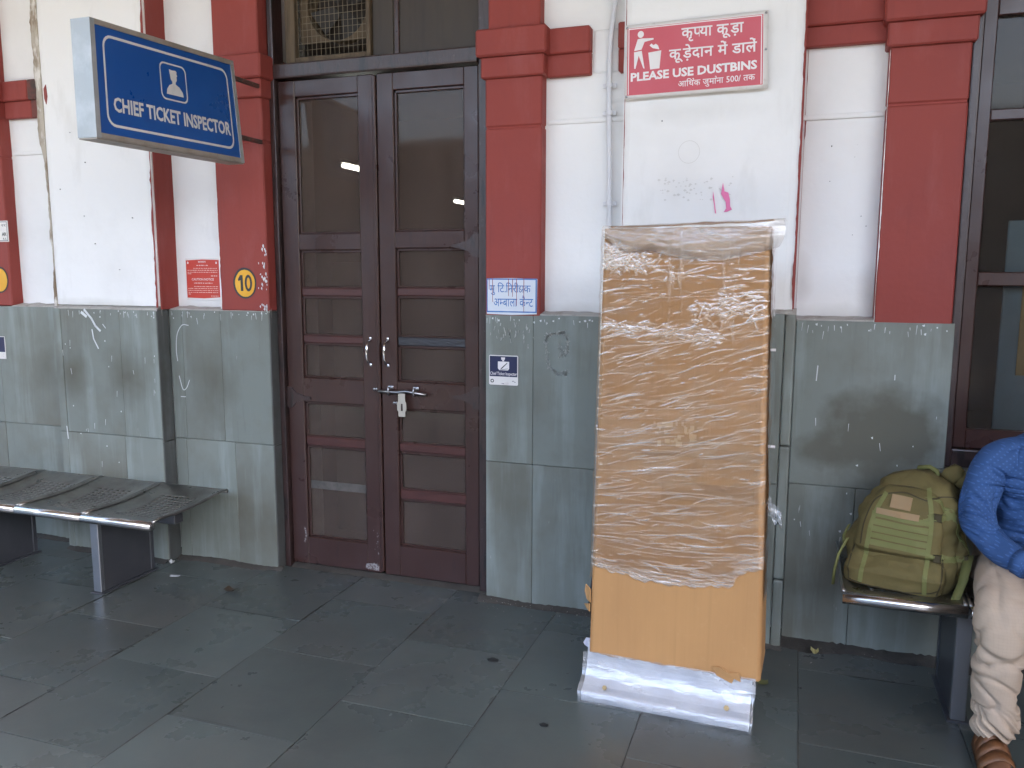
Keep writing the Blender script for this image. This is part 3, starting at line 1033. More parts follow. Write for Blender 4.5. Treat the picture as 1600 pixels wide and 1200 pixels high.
# lumpy dirty mortar where the wall meets the floor
def fillet(x0, x1, y, w=0.05, h=0.022):
    n = int((x1 - x0) / 0.015)
    vs, fs = [], []
    for i in range(n + 1):
        x = x0 + (x1 - x0) * i / n
        a = w * (0.85 + 0.6 * mnoise.noise(Vector((x * 5, y, 0)))) + 0.012 * mnoise.noise(Vector((x * 40, y, 5)))
        b = h * 0.75 * (0.7 + 0.5 * mnoise.noise(Vector((x * 4, y, 8))) + .3 * mnoise.noise(Vector((x * 60, y, 8))))
        vs += [(x, y - max(a, .012), -0.004), (x, y - max(a, .012) * 0.6, max(b, .004) * 0.45), (x, y - 0.012, max(b, .004)), (x, y + 0.01, max(b, .004) + 0.006)]
    for i in range(n):
        for k in range(3):
            q = i * 4 + k
            fs.append((q, q + 4, q + 5, q + 1))
    return raw('mortar_fillet', vs, fs, 'mortar', wall, True)


fillet(-3.82, -3.125, DF, .05)
fillet(-3.125, -2.47, 0.0, .05)
fillet(-4.6, -3.82, 0.0)
fillet(-1.37, -0.71, 0.0, .055)
fillet(-0.71, 0.01, DF, .03)
fillet(0.0, 1.75, 0.0, .085, .035)
fillet(-2.47, -1.36, 0.10, .055, .012)
# core masonry round the openings
CX = [(-6.5, -4.5), (-4.5, -2.502), (-1.337, 0.567), (1.75, 7.0)]
for x0, x1 in CX:
    W('masonry', 'white', x0, x1, 0.125, 0.45, 0.0, TOPZ, 0)
W('masonry', 'white', -2.502, -1.337, 0.26, 0.45, 3.1, TOPZ, 0)
W('masonry', 'white', 0.567, 1.75, 0.13, 0.45, 2.75, TOPZ, 0)
W('masonry', 'white', 0.567, 1.75, 0.13, 0.45, 0.0, 0.775, 0)
W('masonry', 'red', 1.76, 2.05, 0.0, 0.13, 1.36, TOPZ, 0.006)
W('masonry', 'white', 2.05, 6.9, 0.03, 0.13, 1.36, TOPZ, 0.006)
W('masonry', 'dado', 2.4, 6.9, 0.0, 0.13, 0, 1.36, 0.006)
W('masonry', 'white', -6.5, -4.5, 0.03, 0.13, 1.36, TOPZ, 0.006)
W('masonry', 'dado', -6.5, -5.2, 0.0, 0.13, 0, 1.355, 0.006)
W('masonry', 'red', -2.49, -1.35, 0.2, 0.26, 3.0, TOPZ, 0.006)
# dim rooms behind the openings
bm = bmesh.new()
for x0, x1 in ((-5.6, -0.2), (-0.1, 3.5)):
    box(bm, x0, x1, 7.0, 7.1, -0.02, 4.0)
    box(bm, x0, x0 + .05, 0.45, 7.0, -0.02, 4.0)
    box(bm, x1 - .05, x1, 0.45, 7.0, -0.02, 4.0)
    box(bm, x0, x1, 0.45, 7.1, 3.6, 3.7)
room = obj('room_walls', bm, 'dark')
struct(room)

# ------------------------------------------------------------------ double door
door = thing('double_door', 'tall brown double door with dusty glass panes, closed, under the mesh transom', 'door', (-1.92, 0.1, 0))
DY0 = 0.09


def leaf(xl, xr, stl, str_, rails, panes, muntins):
    lf = part_empty('door_leaf', door)

    def sub(name, m, *a, bev=0.004):
        return obj(name, box(bmesh.new(), *a, bev), m, lf)
    z0, z1 = 0.018, 2.476
    sub('stile', 'brown', xl, xl + stl, DY0, DY0 + .045, z0, z1)
    sub('stile', 'brown', xr - str_, xr, DY0, DY0 + .045, z0, z1)
    for a, b in rails:
        sub('rail', 'brown', xl + stl - .001, xr - str_ + .001, DY0 + .0012, DY0 + .044, a, b)
    for a, b, m in muntins:
        sub('muntin', m, xl + stl, xr - str_, DY0 + .012, DY0 + .034, a, b)
    for a, b in panes:
        sub('pane', 'glass', xl + stl - .004, xr - str_ + .004, DY0 + .026, DY0 + .030, a, b, bev=0)
        bm = bmesh.new()
        xa, xb = xl + stl, xr - str_
        for q in ((xa, xa + .012, a, b), (xb - .008, xb, a, b), (xa, xb, a, a + .008), (xa, xb, b - .012, b)):
            box(bm, q[0], q[1], DY0 + .014, DY0 + .025, q[2], q[3], .002)
        obj('glazing_bead', bm, 'brown', lf)
    return lf


LL = leaf(-2.466, -1.942, 0.093, 0.082, [(2.397, 2.476), (1.656, 1.738), (0.886, 1.013), (0.018, 0.167)],
          [(1.738, 2.397), (1.469, 1.656), (1.229, 1.428), (1.013, 1.191), (0.705, 0.886), (0.167, 0.659)],
          [(1.428, 1.469, 'redwood'), (1.191, 1.229, 'redwood'), (0.659, 0.705, 'redwood')])
RL = leaf(-1.922, -1.405, 0.086, 0.072, [(2.396, 2.476), (1.662, 1.744), (0.882, 1.016), (0.018, 0.178)],
          [(1.744, 2.396), (1.474, 1.662), (1.235, 1.435), (1.016, 1.192), (0.705, 0.882), (0.470, 0.663), (0.178, 0.421)],
          [(1.435, 1.474, 'redwood'), (1.192, 1.235, 'plastic_black'), (0.663, 0.705, 'redwood'), (0.421, 0.470, 'redwood')])
# paper strip stuck across the lowest left pane, and panels standing behind the glass
obj('paper_strip', box(bmesh.new(), -2.372, -2.026, DY0 + .0235, DY0 + .0255, 0.425, 0.468, 0), mat('grey_paper_strip', (0.105, 0.095, 0.085), 0.8, vary=[((30, 30, 20), (0.06, 0.055, 0.05), 0.4, 0.6, 0.8)]), LL)
obj('astragal', box(bmesh.new(), -1.944, -1.927, DY0 - .006, DY0 + .03, 0.03, 2.47, 0.004), 'brown', RL)
fr = bmesh.new()
dfr = part_empty('door_frame', door)
for a in ((-2.499, -2.468, 0.062, 0.15, 0.0, 3.05), (-1.400, -1.341, 0.075, 0.15, 0.0, 3.05)):
    obj('jamb', box(bmesh.new(), *a, 0.006, 2), 'brown_old', dfr)
obj('head_rail', box(bmesh.new(), -2.470, -1.398, 0.055, 0.15, 2.482, 2.552, 0.008, 2), 'brown_old', dfr)
obj('door_sill', box(bmesh.new(), -2.47, -1.40, 0.10, 0.25, -0.02, 0.006, 0.002), 'mortar', dfr)
# D handles
for x in (-1.980, -1.884):
    bm = bmesh.new()
    lfp = LL if x < -1.93 else RL
    zc = 1.158
    tube(bm, [(x, DY0 + .002, zc + .056), (x, DY0 - .030, zc + .050), (x, DY0 - .040, zc + .03), (x, DY0 - .043, zc), (x, DY0 - .040, zc - .03), (x, DY0 - .030, zc - .050), (x, DY0 + .002, zc - .056)], 0.0058, 10)
    for s in (-1, 1):
        box(bm, x - .006, x + .006, DY0 - .003, DY0 + .001, zc + s * .066 - .008, zc + s * .066 + .008, .002)
    obj('handle', bm, 'chrome', lfp, True)
# sliding bolt with its hanging hasp
bm = bmesh.new()
tube(bm, [(-1.93, DY0 - .022, .966), (-1.83, DY0 - .022, .965), (-1.78, DY0 - .022, .972), (-1.67, DY0 - .022, .960)], .008, 10)
for x in (-1.872, -1.735):
    box(bm, x - .004, x + .004, DY0 - .034, DY0, .946, .990, .003)
    box(bm, x - .016, x + .016, DY0 - .004, DY0, .976, .994, .002)
obj('sliding_bolt', bm, 'zinc', RL, True)
bm = bmesh.new()
pts = [(-.018, .962), (.018, .962), (.018, .925), (.024, .915), (.024, .88), (.018, .872), (.018, .848), (-.018, .848), (-.018, .872), (-.024, .88), (-.024, .915), (-.018, .925)]
slot = [(-.006, .912), (.006, .912), (.006, .912), (.006, .905), (.006, .885), (.006, .876), (.006, .876), (-.006, .876), (-.006, .876), (-.006, .885), (-.006, .905), (-.006, .912)]
cx = -1.797
for yy in (DY0 - .036, DY0 - .031):
    ring_flat(bm, [(cx + a, b) for a, b in pts], [(cx + a, b) for a, b in slot], lambda x, z: (x, yy, z))
bmesh.ops.recalc_face_normals(bm, faces=bm.faces[:])
obj('hasp', bm, 'enamel', RL)
for x, z, p in ((-1.965, .972, LL), (-1.952, .972, LL), (-1.856, .908, RL), (-1.843, .908, RL)):
    bm = bmesh.new()
    bmesh.ops.create_uvsphere(bm, u_segments=10, v_segments=6, radius=.0085)
    for v in bm.verts:
        v.co = Vector((v.co.x * .8 + x, v.co.z * .5 + DY0, v.co.y + z))
    obj('ring_bolt', bm, 'zinc', p, True)


def strap_hinge(xj, xt, z, p):
    s = 1 if xt > xj else -1
    bm = bmesh.new()
    poly = [(xj, z + .055), (xj + s * .028, z + .052), (xj + s * .05, z + .026), (xj + s * .10, z + .011), (xt, z + .006), (xt, z - .006), (xj + s * .10, z - .011), (xj + s * .05, z - .026), (xj + s * .028, z - .052), (xj, z - .055)]
    wall_poly(bm, poly, DY0, .006)
    box(bm, min(xj - s * .022, xj), max(xj - s * .022, xj), DY0 - .008, DY0 + .01, z - .056, z + .056, .004)
    obj('strap_hinge', bm, 'brown_old', p)


strap_hinge(-2.468, -2.33, .906, LL)
strap_hinge(-1.404, -1.54, .955, RL)
strap_hinge(-1.404, -1.54, 1.672, RL)
bm = bmesh.new()
wall_poly(bm, [(-2.034, .035), (-1.958, .03), (-1.955, .062), (-1.99, .066), (-2.03, .06)], DY0, .0012)
for k in range(16):
    x, z, r = rng.gauss(-1.965, .012), rng.uniform(.05, .25), rng.uniform(.0015, .004)
    wall_poly(bm, [(x - r, z), (x, z + r * 1.6), (x + r, z), (x, z - r)], DY0, .001)
wallv(bm, [(-2.392, .215), (-2.384, .175), (-2.395, .135)], .008, DY0)
pe = obj('paint_flakes', bm, mat('bare_pale_flakes', (0.30, 0.29, 0.29), 0.8, vary=[(90, (.08, .05, .05), .45, .55, .9)]), LL)
pe['kind'] = 'stuff'
tag_o = boxo('filing_panel', 'curtain', -2.32, -2.10, 0.30, 0.34, 0.15, 1.60)
tag(tag_o, 'pale grey-green panel standing inside behind the left door panes', 'panel')

# transom with boards; exhaust cooler behind wire mesh
tr_ = thing('transom', 'dark brown board transom filling the right side above the door', 'transom', (-1.9, 0.12, 2.55))
for i, (xa, xb) in enumerate(((-1.955, -1.845), (-1.845, -1.405))):
    boxo('board', 'ply', xa + .001, xb - .001, 0.125, 0.145, 2.548, 3.05, tr_, 0.002)
boxo('batten', 'brown', -1.835, -1.812, 0.115, 0.13, 2.55, 3.05, tr_, 0.003)
fan = thing('exhaust_cooler', 'dusty wire-mesh fronted exhaust fan in a wooden frame above the left door leaf', 'exhaust fan', (-2.2, 0.14, 2.56))
fx0, fx1, fz0, fz1 = -2.425, -1.958, 2.556, 3.02
for a in ((fx0, fx0 + .055, fz0, fz1), (fx1 - .022, fx1, fz0, fz1), (fx0 + .055, fx1 - .022, fz0, fz0 + .03), (fx0 + .055, fx1 - .022, fz1 - .03, fz1)):
    boxo('frame_bar', 'oldwood', a[0], a[1], 0.105, 0.145, a[2], a[3], fan, 0.003)
for k in range(16):
    x = fx0 + .062 + k * (fx1 - fx0 - .09) / 15
    obj('mesh_wire', tube(bmesh.new(), [(x, .128, fz0 + .02), (x + rng.uniform(-.003, .003), .126, fz1 - .02)], .0013, 4), 'wire', fan)
for k in range(14):
    z = fz0 + .036 + k * .031
    obj('mesh_wire', tube(bmesh.new(), [(fx0 + .05, .1295, z), (fx1 - .02, .1295, z + rng.uniform(-.003, .003))], .0013, 4), 'wire', fan)
bm = bmesh.new()
cxf, czf = -2.165, 2.83
outer = rrect(fx0 + .05, fx1 - .02, fz0 + .105, fz1 - .01, .02, 7)
inner = [(cxf + .165 * math.cos(rad(45) + i * 2 * math.pi / len(outer) - rad(45)), czf + .165 * math.sin(i * 2 * math.pi / len(outer))) for i in range(len(outer))]
ring_flat(bm, outer, inner, lambda x, z: (x, .165, z))
ri = [(cxf + (x - cxf) * .98, z) for x, z in inner]
bm2 = [bm.verts.new((x, .165, z)) for x, z in inner]
bm3 = [bm.verts.new((x, .25, z)) for x, z in inner]
for k in range(len(inner)):
    bm.faces.new((bm2[k], bm2[(k + 1) % len(inner)], bm3[(k + 1) % len(inner)], bm3[k]))
obj('fan_shroud', bm, 'oldwood', fan)
bm = bmesh.new()
for k in range(4):
    a = k * math.pi / 2 + .5
    u, n = Vector((math.cos(a), 0, math.sin(a))), Vector((-math.sin(a), 0.5, math.cos(a)))
    c = Vector((cxf, .21, czf))
    bm.faces.new([bm.verts.new(c + u * .03 - n * .02), bm.verts.new(c + u * .15 - n * .06), bm.verts.new(c + u * .15 + n * .05), bm.verts.new(c + u * .03 + n * .02)])
obj('fan_blade', bm, mat('grey_blade', (0.030, 0.028, 0.027), 0.6), fan)
boxo('back_board', 'dark', fx0, fx1, .28, .30, fz0, fz1, fan, 0)

# ------------------------------------------------------------------ window at the right
win = thing('window', 'tall brown timber window with peeling paint, right of the red pilaster', 'window', (1.15, 0.05, 0.8))
wf = part_empty('window_frame', win)
for a in ((0.569, 0.600, 0.012, 0.14, 0.80, 2.74), (1.70, 1.748, 0.012, 0.14, 0.80, 2.74)):
    obj('jamb', box(bmesh.new(), *a, 0.006, 2), 'brown_old', wf)
obj('frame_rail', box(bmesh.new(), 0.600, 1.70, 0.018, 0.14, 0.80, 0.872, 0.006, 2), 'brown_old', wf)
obj('frame_rail', box(bmesh.new(), 0.600, 1.70, 0.018, 0.14, 2.66, 2.74, 0.006, 2), 'brown_old', wf)
sash = part_empty('sash', win)
for a in ((0.603, 0.649, 0.874, 2.655), (1.135, 1.18, 0.874, 2.655), (1.65, 1.697, 0.874, 2.655)):
    obj('stile', box(bmesh.new(), a[0], a[1], 0.040, 0.085, a[2], a[3], 0.004), 'brown', sash)
for xa, xb in ((0.649, 1.135), (1.18, 1.65)):
    for za, zb in ((0.874, 0.950), (1.503, 1.556), (2.112, 2.152), (2.482, 2.655)):
        obj('rail', box(bmesh.new(), xa - .001, xb + .001, 0.0415, 0.084, za, zb, 0.004), 'brown', sash)
    for za, zb in ((0.95, 1.503), (1.556, 2.112), (2.152, 2.482)):
        obj('pane', box(bmesh.new(), xa, xb, 0.068, 0.072, za, zb, 0), 'glass_win', sash)
boxo('sill', 'dado', 0.545, 1.76, -0.03, 0.13, 0.775, 0.797, win, 0.004)
cab = boxo('notice_board', 'room_blue', 0.752, 1.12, 0.112, 0.125, 0.9, 1.75)
tag(cab, 'tall blue board standing behind the right window panes', 'board')
yp = boxo('paper_notice', 'room_yellow', 0.815, 1.05, 0.106, 0.109, 1.16, 1.62)
tag(yp, 'yellowed paper stuck on the blue board behind the window', 'paper notice')

# ------------------------------------------------------------------ conduit
cp = thing('conduit_pipe', 'white painted conduit running down the wall left of the dustbin sign', 'pipe', (-0.78, 0.05, 1.3))
obj('pipe', tube(bmesh.new(), [(-0.80, .045, 1.365), (-0.780, .045, 1.75), (-.782, .045, 1.95), (-.790, .045, 2.2), (-.792, .043, 2.36), (-.790, .040, 2.44), (-.786, .038, 2.53), (-.772, .040, 2.66), (-.755, .03, 3.0), (-.75, .03, 4.5)], .0112, 10), 'pvc', cp, True)
for x, z in ((-.790, 2.335), (-.789, 2.222), (-.7805, 1.845)):
    bm = box(bmesh.new(), x - .030, x + .030, .048, .056, z - .009, z + .009, .002)
    tube(bm, [(x, .045, z - .009), (x, .045, z + .009)], .0165, 10)
    obj('clip', bm, 'pvc', cp)

# ------------------------------------------------------------------ signs
# projecting light box
sgn = thing('hanging_sign', 'blue lightbox sign for the chief ticket inspector projecting from the left pilaster', 'sign', (-2.48, -0.65, 2.04))
BLc, TLc = Vector((-2.45, -1.077, 2.036)), Vector((-2.45, -1.077, 2.455))
BRc, TRc = Vector((-2.439, -0.235, 2.046)), Vector((-2.479, -0.235, 2.500))
NB = Vector((1, 0, 0))


def sp(s, t, h=0.0):
    a = BLc.lerp(BRc, s)
    b = TLc.lerp(TRc, s)
    return a.lerp(b, t) + NB * h


def sgrid(bm, s0, s1, t0, t1, h0, h1):
    c = [bm.verts.new(sp(s, t, h)) for h in (h0, h1) for (s, t) in ((s0, t0), (s1, t0), (s1, t1), (s0, t1))]
    for f in ((4, 5, 6, 7), (3, 2, 1, 0), (0, 1, 5, 4), (1, 2, 6, 5), (2, 3, 7, 6), (3, 0, 4, 7)):
        bm.faces.new([c[i] for i in f])
    return bm


obj('sign_case', sgrid(bmesh.new(), 0, 1, 0, 1, -0.085, -0.006), 'alu', sgn)
for nm, a in (('frame_bar', (0, .026, 0, 1)), ('frame_bar', (.974, 1, 0, 1))):
    obj(nm, sgrid(bmesh.new(), *a, -0.006, 0.004), 'alu', sgn)
for a in ((.026, .974, 0, .045), (.026, .974, .955, 1)):
    obj('frame_bar', sgrid(bmesh.new(), *a, -0.006, 0.004), 'alu_dull', sgn)
obj('sign_underside', sgrid(bmesh.new(), 0.004, .996, -.012, -.001, -0.083, 0.0), 'alu_dull', sgn)
bm = bmesh.new()
GV = [[bm.verts.new(sp(.026 + .948 * i / 16, .045 + .91 * j / 12, 0)) for i in range(17)] for j in range(13)]
for j in range(12):
    for i in range(16):
        bm.faces.new((GV[j][i], GV[j][i + 1], GV[j + 1][i + 1], GV[j + 1][i]))
obj('sign_face', bm, 'sign_blue', sgn)
sf = lambda s, t: sp(s, t, 0.0012)
ASP = 2.0


def sr(x0, x1, z0, z1, r):
    return [(a / ASP, b) for a, b in rrect(x0 * ASP, x1 * ASP, z0, z1, r)]


bm = bmesh.new()
ring_flat(bm, sr(.068, .935, .115, .895, .10), sr(.078, .925, .138, .872, .082), sf)
ring_flat(bm, sr(.415, .60, .46, .80, .06), sr(.422, .593, .475, .785, .05), sf)
obj('border_line', bm, 'sign_white', sgn)
bm = bmesh.new()
flat(bm, [(.452, .515), (.457, .56), (.475, .60), (.497, .618), (.497, .64), (.488, .655), (.485, .69), (.480, .745), (.502, .74), (.525, .745), (.533, .735), (.531, .71), (.537, .70), (.530, .69), (.530, .655), (.520, .635), (.520, .618), (.545, .598), (.566, .555), (.570, .515)], sf)
obj('inspector_emblem', bm, 'sign_white', sgn)
letter('lettering', 'CHIEF TICKET INSPECTOR', 'sign_white', sgn, sf, .110, .255, .915, .118, bold=.030)
for z0_, z1_ in ((2.165, 2.185), (2.425, 2.445)):
    boxo('bracket', 'soot', -2.51, -2.492, -.24, -.01, z0_, z1_, sgn, .003)

# red dustbin sign
ds = thing('dustbin_sign', 'faded red enamel sign asking people to use dustbins, with litter pictogram', 'sign', (-0.42, -0.09, 2.25))
dTL, dTR, dBR, dBL = Vector((-0.697, -0.098, 2.530)), Vector((-0.150, -0.098, 2.537)), Vector((-0.141, -0.098, 2.254)), Vector((-0.694, -0.098, 2.246))


def dq(s, t, h=0.0):
    p = dBL.lerp(dBR, s).lerp(dTL.lerp(dTR, s), t)
    p.y -= h + 0.004 * mnoise.noise(Vector((s * 3, t * 2, 7)))
    return p


def dgrid(name, s0, s1, t0, t1, h, m, back=False, n=14):
    vs, fs = [], []
    for j in range(n + 1):
        for i in range(n + 1):
            vs.append(dq(s0 + (s1 - s0) * i / n, t0 + (t1 - t0) * j / n, h))
    for j in range(n):
        for i in range(n):
            a = j * (n + 1) + i
            fs.append((a, a + 1, a + n + 2, a + n + 1))
    o = raw(name, vs, fs, m, ds, True)
    return o


plate = dgrid('sign_plate', 0, 1, 0, 1, 0.0, 'plate_white')
sm = plate.modifiers.new('thickness', 'SOLIDIFY')
sm.thickness = 0.004
sm.offset = -1
dgrid('red_field', .014, .966, .045, .955, 0.0008, 'sign_red')
df_ = lambda s, t: dq(s, t, .0016)
bm = bmesh.new()
for s0, s1, t0, t1 in ((.022, .028, .055, .945), (.952, .958, .055, .945), (.022, .958, .935, .948)):
    n = 10
    for i in range(n):
        if s1 - s0 > t1 - t0:
            a, b = s0 + (s1 - s0) * i / n, s0 + (s1 - s0) * (i + 1) / n
            flat(bm, [(a, t0), (b, t0), (b, t1), (a, t1)], df_)
        else:
            a, b = t0 + (t1 - t0) * i / n, t0 + (t1 - t0) * (i + 1) / n
            flat(bm, [(s0, a), (s1, a), (s1, b), (s0, b)], df_)
obj('border_line', bm, 'print_white', ds)
bm = bmesh.new()
flat(bm, [(.112 + .023 * math.cos(a * .45), .86 + .046 * math.sin(a * .45)) for a in range(14)], df_)
flat(bm, [(.064, .645), (.090, .80), (.118, .805), (.205, .795), (.205, .775), (.140, .755), (.118, .655)], df_)
flat(bm, [(.064, .628), (.120, .640), (.142, .395), (.133, .40), (.098, .575), (.076, .40), (.066, .405)], df_)
flat(bm, [(.168, .605), (.262, .620), (.250, .38), (.183, .375)], df_)
flat(bm, [(.176, .70), (.200, .66), (.248, .635), (.238, .69), (.222, .715), (.205, .70), (.190, .725)], df_)
obj('litter_pictogram', bm, 'print_white', ds)
letter('hindi_lettering', ['कृ', 'प/', 'या', ' ', 'कू', 'ड़ा'], 'print_white', ds, df_, .405, .755, .835, .138, bold=.016)
letter('hindi_lettering', ['कू', 'ड़े', 'दा', 'न', ' ', 'में', ' ', 'डा', 'लें'], 'print_white', ds, df_, .318, .485, .925, .138, bold=.016)
letter('lettering', 'PLEASE USE DUSTBINS', 'print_white', ds, df_, .042, .235, .928, .108, bold=.035, lift=0.03)
letter('hindi_lettering', ['आ', 'ि', 'थ', '^', 'क', ' ', 'जु', 'मा', '^', 'ना', ' ', '500', '/', ' ', 'त', 'क'], 'print_white', ds, df_, .385, .105, .915, .080, bold=.008, lift=.02)
for x, z in ((.012, .96), (.012, .03), (.985, .97), (.985, .5)):
    bm = bmesh.new()
    bmesh.ops.create_uvsphere(bm, u_segments=8, v_segments=5, radius=.005, matrix=Matrix.Translation(dq(x, z, .002)))
    obj('fixing_nail', bm, 'zinc', ds)

# caution notice
cn = thing('caution_notice', 'small red caution notice fixed beside the yellow number roundel', 'notice', (-2.905, NP - .01, 1.40))
cy = NP - 0.008
x0, x1, z0, z1 = -3.050, -2.838, 1.408, 1.612
# seen on the recessed panel
boxo('notice_plate', 'plate_white', x0 - .005, x1 + .005, cy, cy + .004, z0 - .008, z1 + .006, cn, .001)
bm = bmesh.new()
ed = [(x0, z0 + .004), ((x0 + x1) / 2, z0 + .001), (x1, z0 + .008), (x1, z1 - .003), ((x0 + x1) / 2, z1), (x0, z1 - .005)]
flat(bm, ed, lambda x, z: (x, cy - .0006, z))
obj('notice_face', bm, 'notice_red', cn)
cf = lambda s, t: (x0 + (x1 - x0) * s, cy - .0012, z0 + (z1 - z0) * t)
letter('hindi_lettering', ['सा', 'व', 'धा', 'न'], 'print_white', cn, cf, .37, .915, .60, .045, bold=.01)
letter('lettering', 'CAUTION NOTICE', 'print_white', cn, cf, .16, .465, .82, .055, bold=.01)
bm = bmesh.new()
for t, a, b in ((.835, .32, .66), (.765, .22, .94), (.715, .04, .94), (.665, .04, .94), (.625, .04, .16), (.57, .74, .94), (.385, .22, .78), (.30, .22, .94), (.25, .04, .94), (.20, .04, .94), (.15, .04, .94), (.105, .04, .12), (.06, .72, .94)):
    s = a
    hh = .030 if t in (.835, .385, .57) else .022
    while s < b:
        w = rng.uniform(.015, .07)
        e = min(b, s + w)
        flat(bm, [(s, t), (e, t), (e, t + hh * .7), (s, t + hh * rng.uniform(.5, .9))], cf)
        s = e + rng.uniform(.008, .022)
nt_ = obj('fine_print', bm, 'notice_text', cn)
nt_['kind'] = 'stuff'
for s in (.06, .91):
    bm = bmesh.new()
    flat(bm, [(s - .02, .89), (s + .018, .885), (s + .022, .925), (s, .945), (s - .018, .93)], cf)
    obj('chipped_corner', bm, 'print_white', cn)


# painted number roundel
def roundel(cx, cz, r, digits, label, y=-0.0005):
    t = thing('number_roundel', label, 'number sign', (cx, 0, cz))
    n = 28
    wob = [1 + .03 * mnoise.noise(Vector((cx, k * .5, 0))) for k in range(n)]
    o = [(cx + r * w * math.cos(2 * math.pi * k / n), cz + r * 1.12 * w * math.sin(2 * math.pi * k / n)) for k, w in enumerate(wob)]
    bm = bmesh.new()
    wall_poly(bm, o, y, .0012)
    obj('black_ring', bm, 'ink', t)
    bm = bmesh.new()
    wall_poly(bm, [(cx + (x - cx) * .85 + .002, cz + (z - cz) * .87 - .001) for x, z in o], y - .0012, .0012)
    obj('yellow_disc', bm, 'yellow', t)
    if digits:
        yy = y - .0032
        bm = bmesh.new()
        wall_poly(bm, [(cx - .038, cz + .020), (cx - .024, cz + .040), (cx - .010, cz + .040), (cx - .008, cz - .040), (cx - .023, cz - .040), (cx - .023, cz + .014), (cx - .036, cz + .010)], yy, .0006)
        obj('digit', bm, 'ink', t)
        bm = bmesh.new()
        e0 = [(cx + .024 + .022 * math.cos(k * .2618), cz + .042 * math.sin(k * .2618)) for k in range(24)]
        e1 = [(cx + .024 + .010 * math.cos(k * .2618), cz + .028 * math.sin(k * .2618)) for k in range(24)]
        ring_flat(bm, e0, e1, lambda x, z: (x, yy - .0006, z))
        obj('digit', bm, 'ink', t)
    return t


roundel(-2.638, 1.492, .070, True, 'yellow roundel numbered 10 hand painted on the left door pilaster')
roundel(-4.305, 1.50, .068, False, 'yellow roundel cut off by the left edge on the far left pilaster')

# hand-painted office name
hp = thing('painted_name_board', 'white patch with blue hand painted Hindi lettering beside the right door leaf', 'painted sign', (-1.21, 0, 1.36))
hx0, hx1, hz0, hz1 = -1.330, -1.092, 1.362, 1.522
bm = bmesh.new()
wall_poly(bm, [(hx0, hz0), ((hx0 + hx1) / 2, hz0 - .003), (hx1, hz0 + .002), (hx1 + .002, hz1 - .002), ((hx0 + hx1) / 2, hz1 + .002), (hx0, hz1)], -.0005, .0012)
obj('white_ground', bm, 'board_white', hp)
hf = lambda s, t: (hx0 + (hx1 - hx0) * s, -.0024, hz0 + (hz1 - hz0) * t)
bm = bmesh.new()
ring_flat(bm, [(0, .05), (1, .05), (1, 1), (0, 1)], [(.018, .085), (.975, .085), (.975, .965), (.018, .965)], hf)
obj('border_line', bm, 'board_blue', hp)
letter('hindi_lettering', ['मु', ' ', 'ि', 'ट', '.', 'ि', 'न', 'री', 'KSH', 'क'], 'board_blue', hp, hf, .06, .615, .88, .21, bold=.004)
letter('hindi_lettering', ['अ', 'म/', 'बा', 'ला', ' ', 'कै', 'न/', 'ट'], 'board_blue', hp, hf, .14, .22, .93, .235, bold=.004)
for s, a, b in ((.12, 1.0, .35), (.44, 1.0, .52), (.52, 1.0, .5), (.60, 1.0, .25), (.745, 1.0, .08), (.05, .99, .7)):
    bm = bmesh.new()
    flat(bm, [(s - .006, a), (s + .006, a), (s + .005, b), (s, b - .02), (s - .004, b)], lambda s, t: (hx0 + (hx1 - hx0) * s, -.0028, hz0 + (hz1 - hz0) * t))
    obj('red_drip', bm, 'red', hp)

# small navy sticker plate
st = thing('door_plate', 'small navy and white inspector plate stuck on the dado right of the door', 'sign', (-1.247, 0, 1.04))
px0, px1, pz0, pz1 = -1.318, -1.178, 1.038, 1.175
bm = bmesh.new()
wall_poly(bm, rrect(px0, px1, pz0, pz1, .006, 3), -.002, .003)
obj('plate', bm, 'plate_white', st)
pf = lambda s, t: (px0 + (px1 - px0) * s, -.0056, pz0 + (pz1 - pz0) * t)
pf2 = lambda s, t: (px0 + (px1 - px0) * s, -.0062, pz0 + (pz1 - pz0) * t)
bm = bmesh.new()
flat(bm, [(.025, .285), (.975, .285), (.975, .97), (.025, .97)], pf)
obj('navy_panel', bm, 'navy', st)
bm = bmesh.new()
flat(bm, [(.42, .93), (.56, .93), (.545, .85), (.43, .85)], pf2)
flat(bm, [(.46, .845), (.525, .845), (.525, .80), (.46, .80)], pf2)
flat(bm, [(.31, .79), (.70, .79), (.70, .56), (.66, .50), (.36, .50), (.31, .56)], pf2)
letter('lettering', 'Chief Ticket Inspector', 'print_white', st, pf2, .04, .335, .965, .105, bold=.01)
obj('inspector_emblem', bm, 'print_white', st)
bm = bmesh.new()
pf3 = lambda s, t: (px0 + (px1 - px0) * s, -.0068, pz0 + (pz1 - pz0) * t)
flat(bm, [(.40, .55), (.62, .75), (.64, .735), (.44, .54)], pf3)
flat(bm, [(.38, .52), (.66, .56), (.66, .545), (.38, .505)], pf3)
obj('emblem_stroke', bm, 'ink', st)
bm = bmesh.new()
e0 = [(.115 + .062 * math.cos(k * .5236), .135 + .062 * math.sin(k * .5236)) for k in range(12)]
ring_flat(bm, e0, [(.115 + (x - .115) * .55, .135 + (z - .135) * .55) for x, z in e0], pf3)
obj('round_mark', bm, 'ink', st)
for tri in ([(.80, .15), (.85, .165), (.85, .12)], [(.86, .14), (.92, .12), (.91, .09)], [(.40, .06), (.52, .065), (.52, .045)]):
    bm = bmesh.new()
    flat(bm, tri, pf3)
    obj('small_mark', bm, 'ink', st)

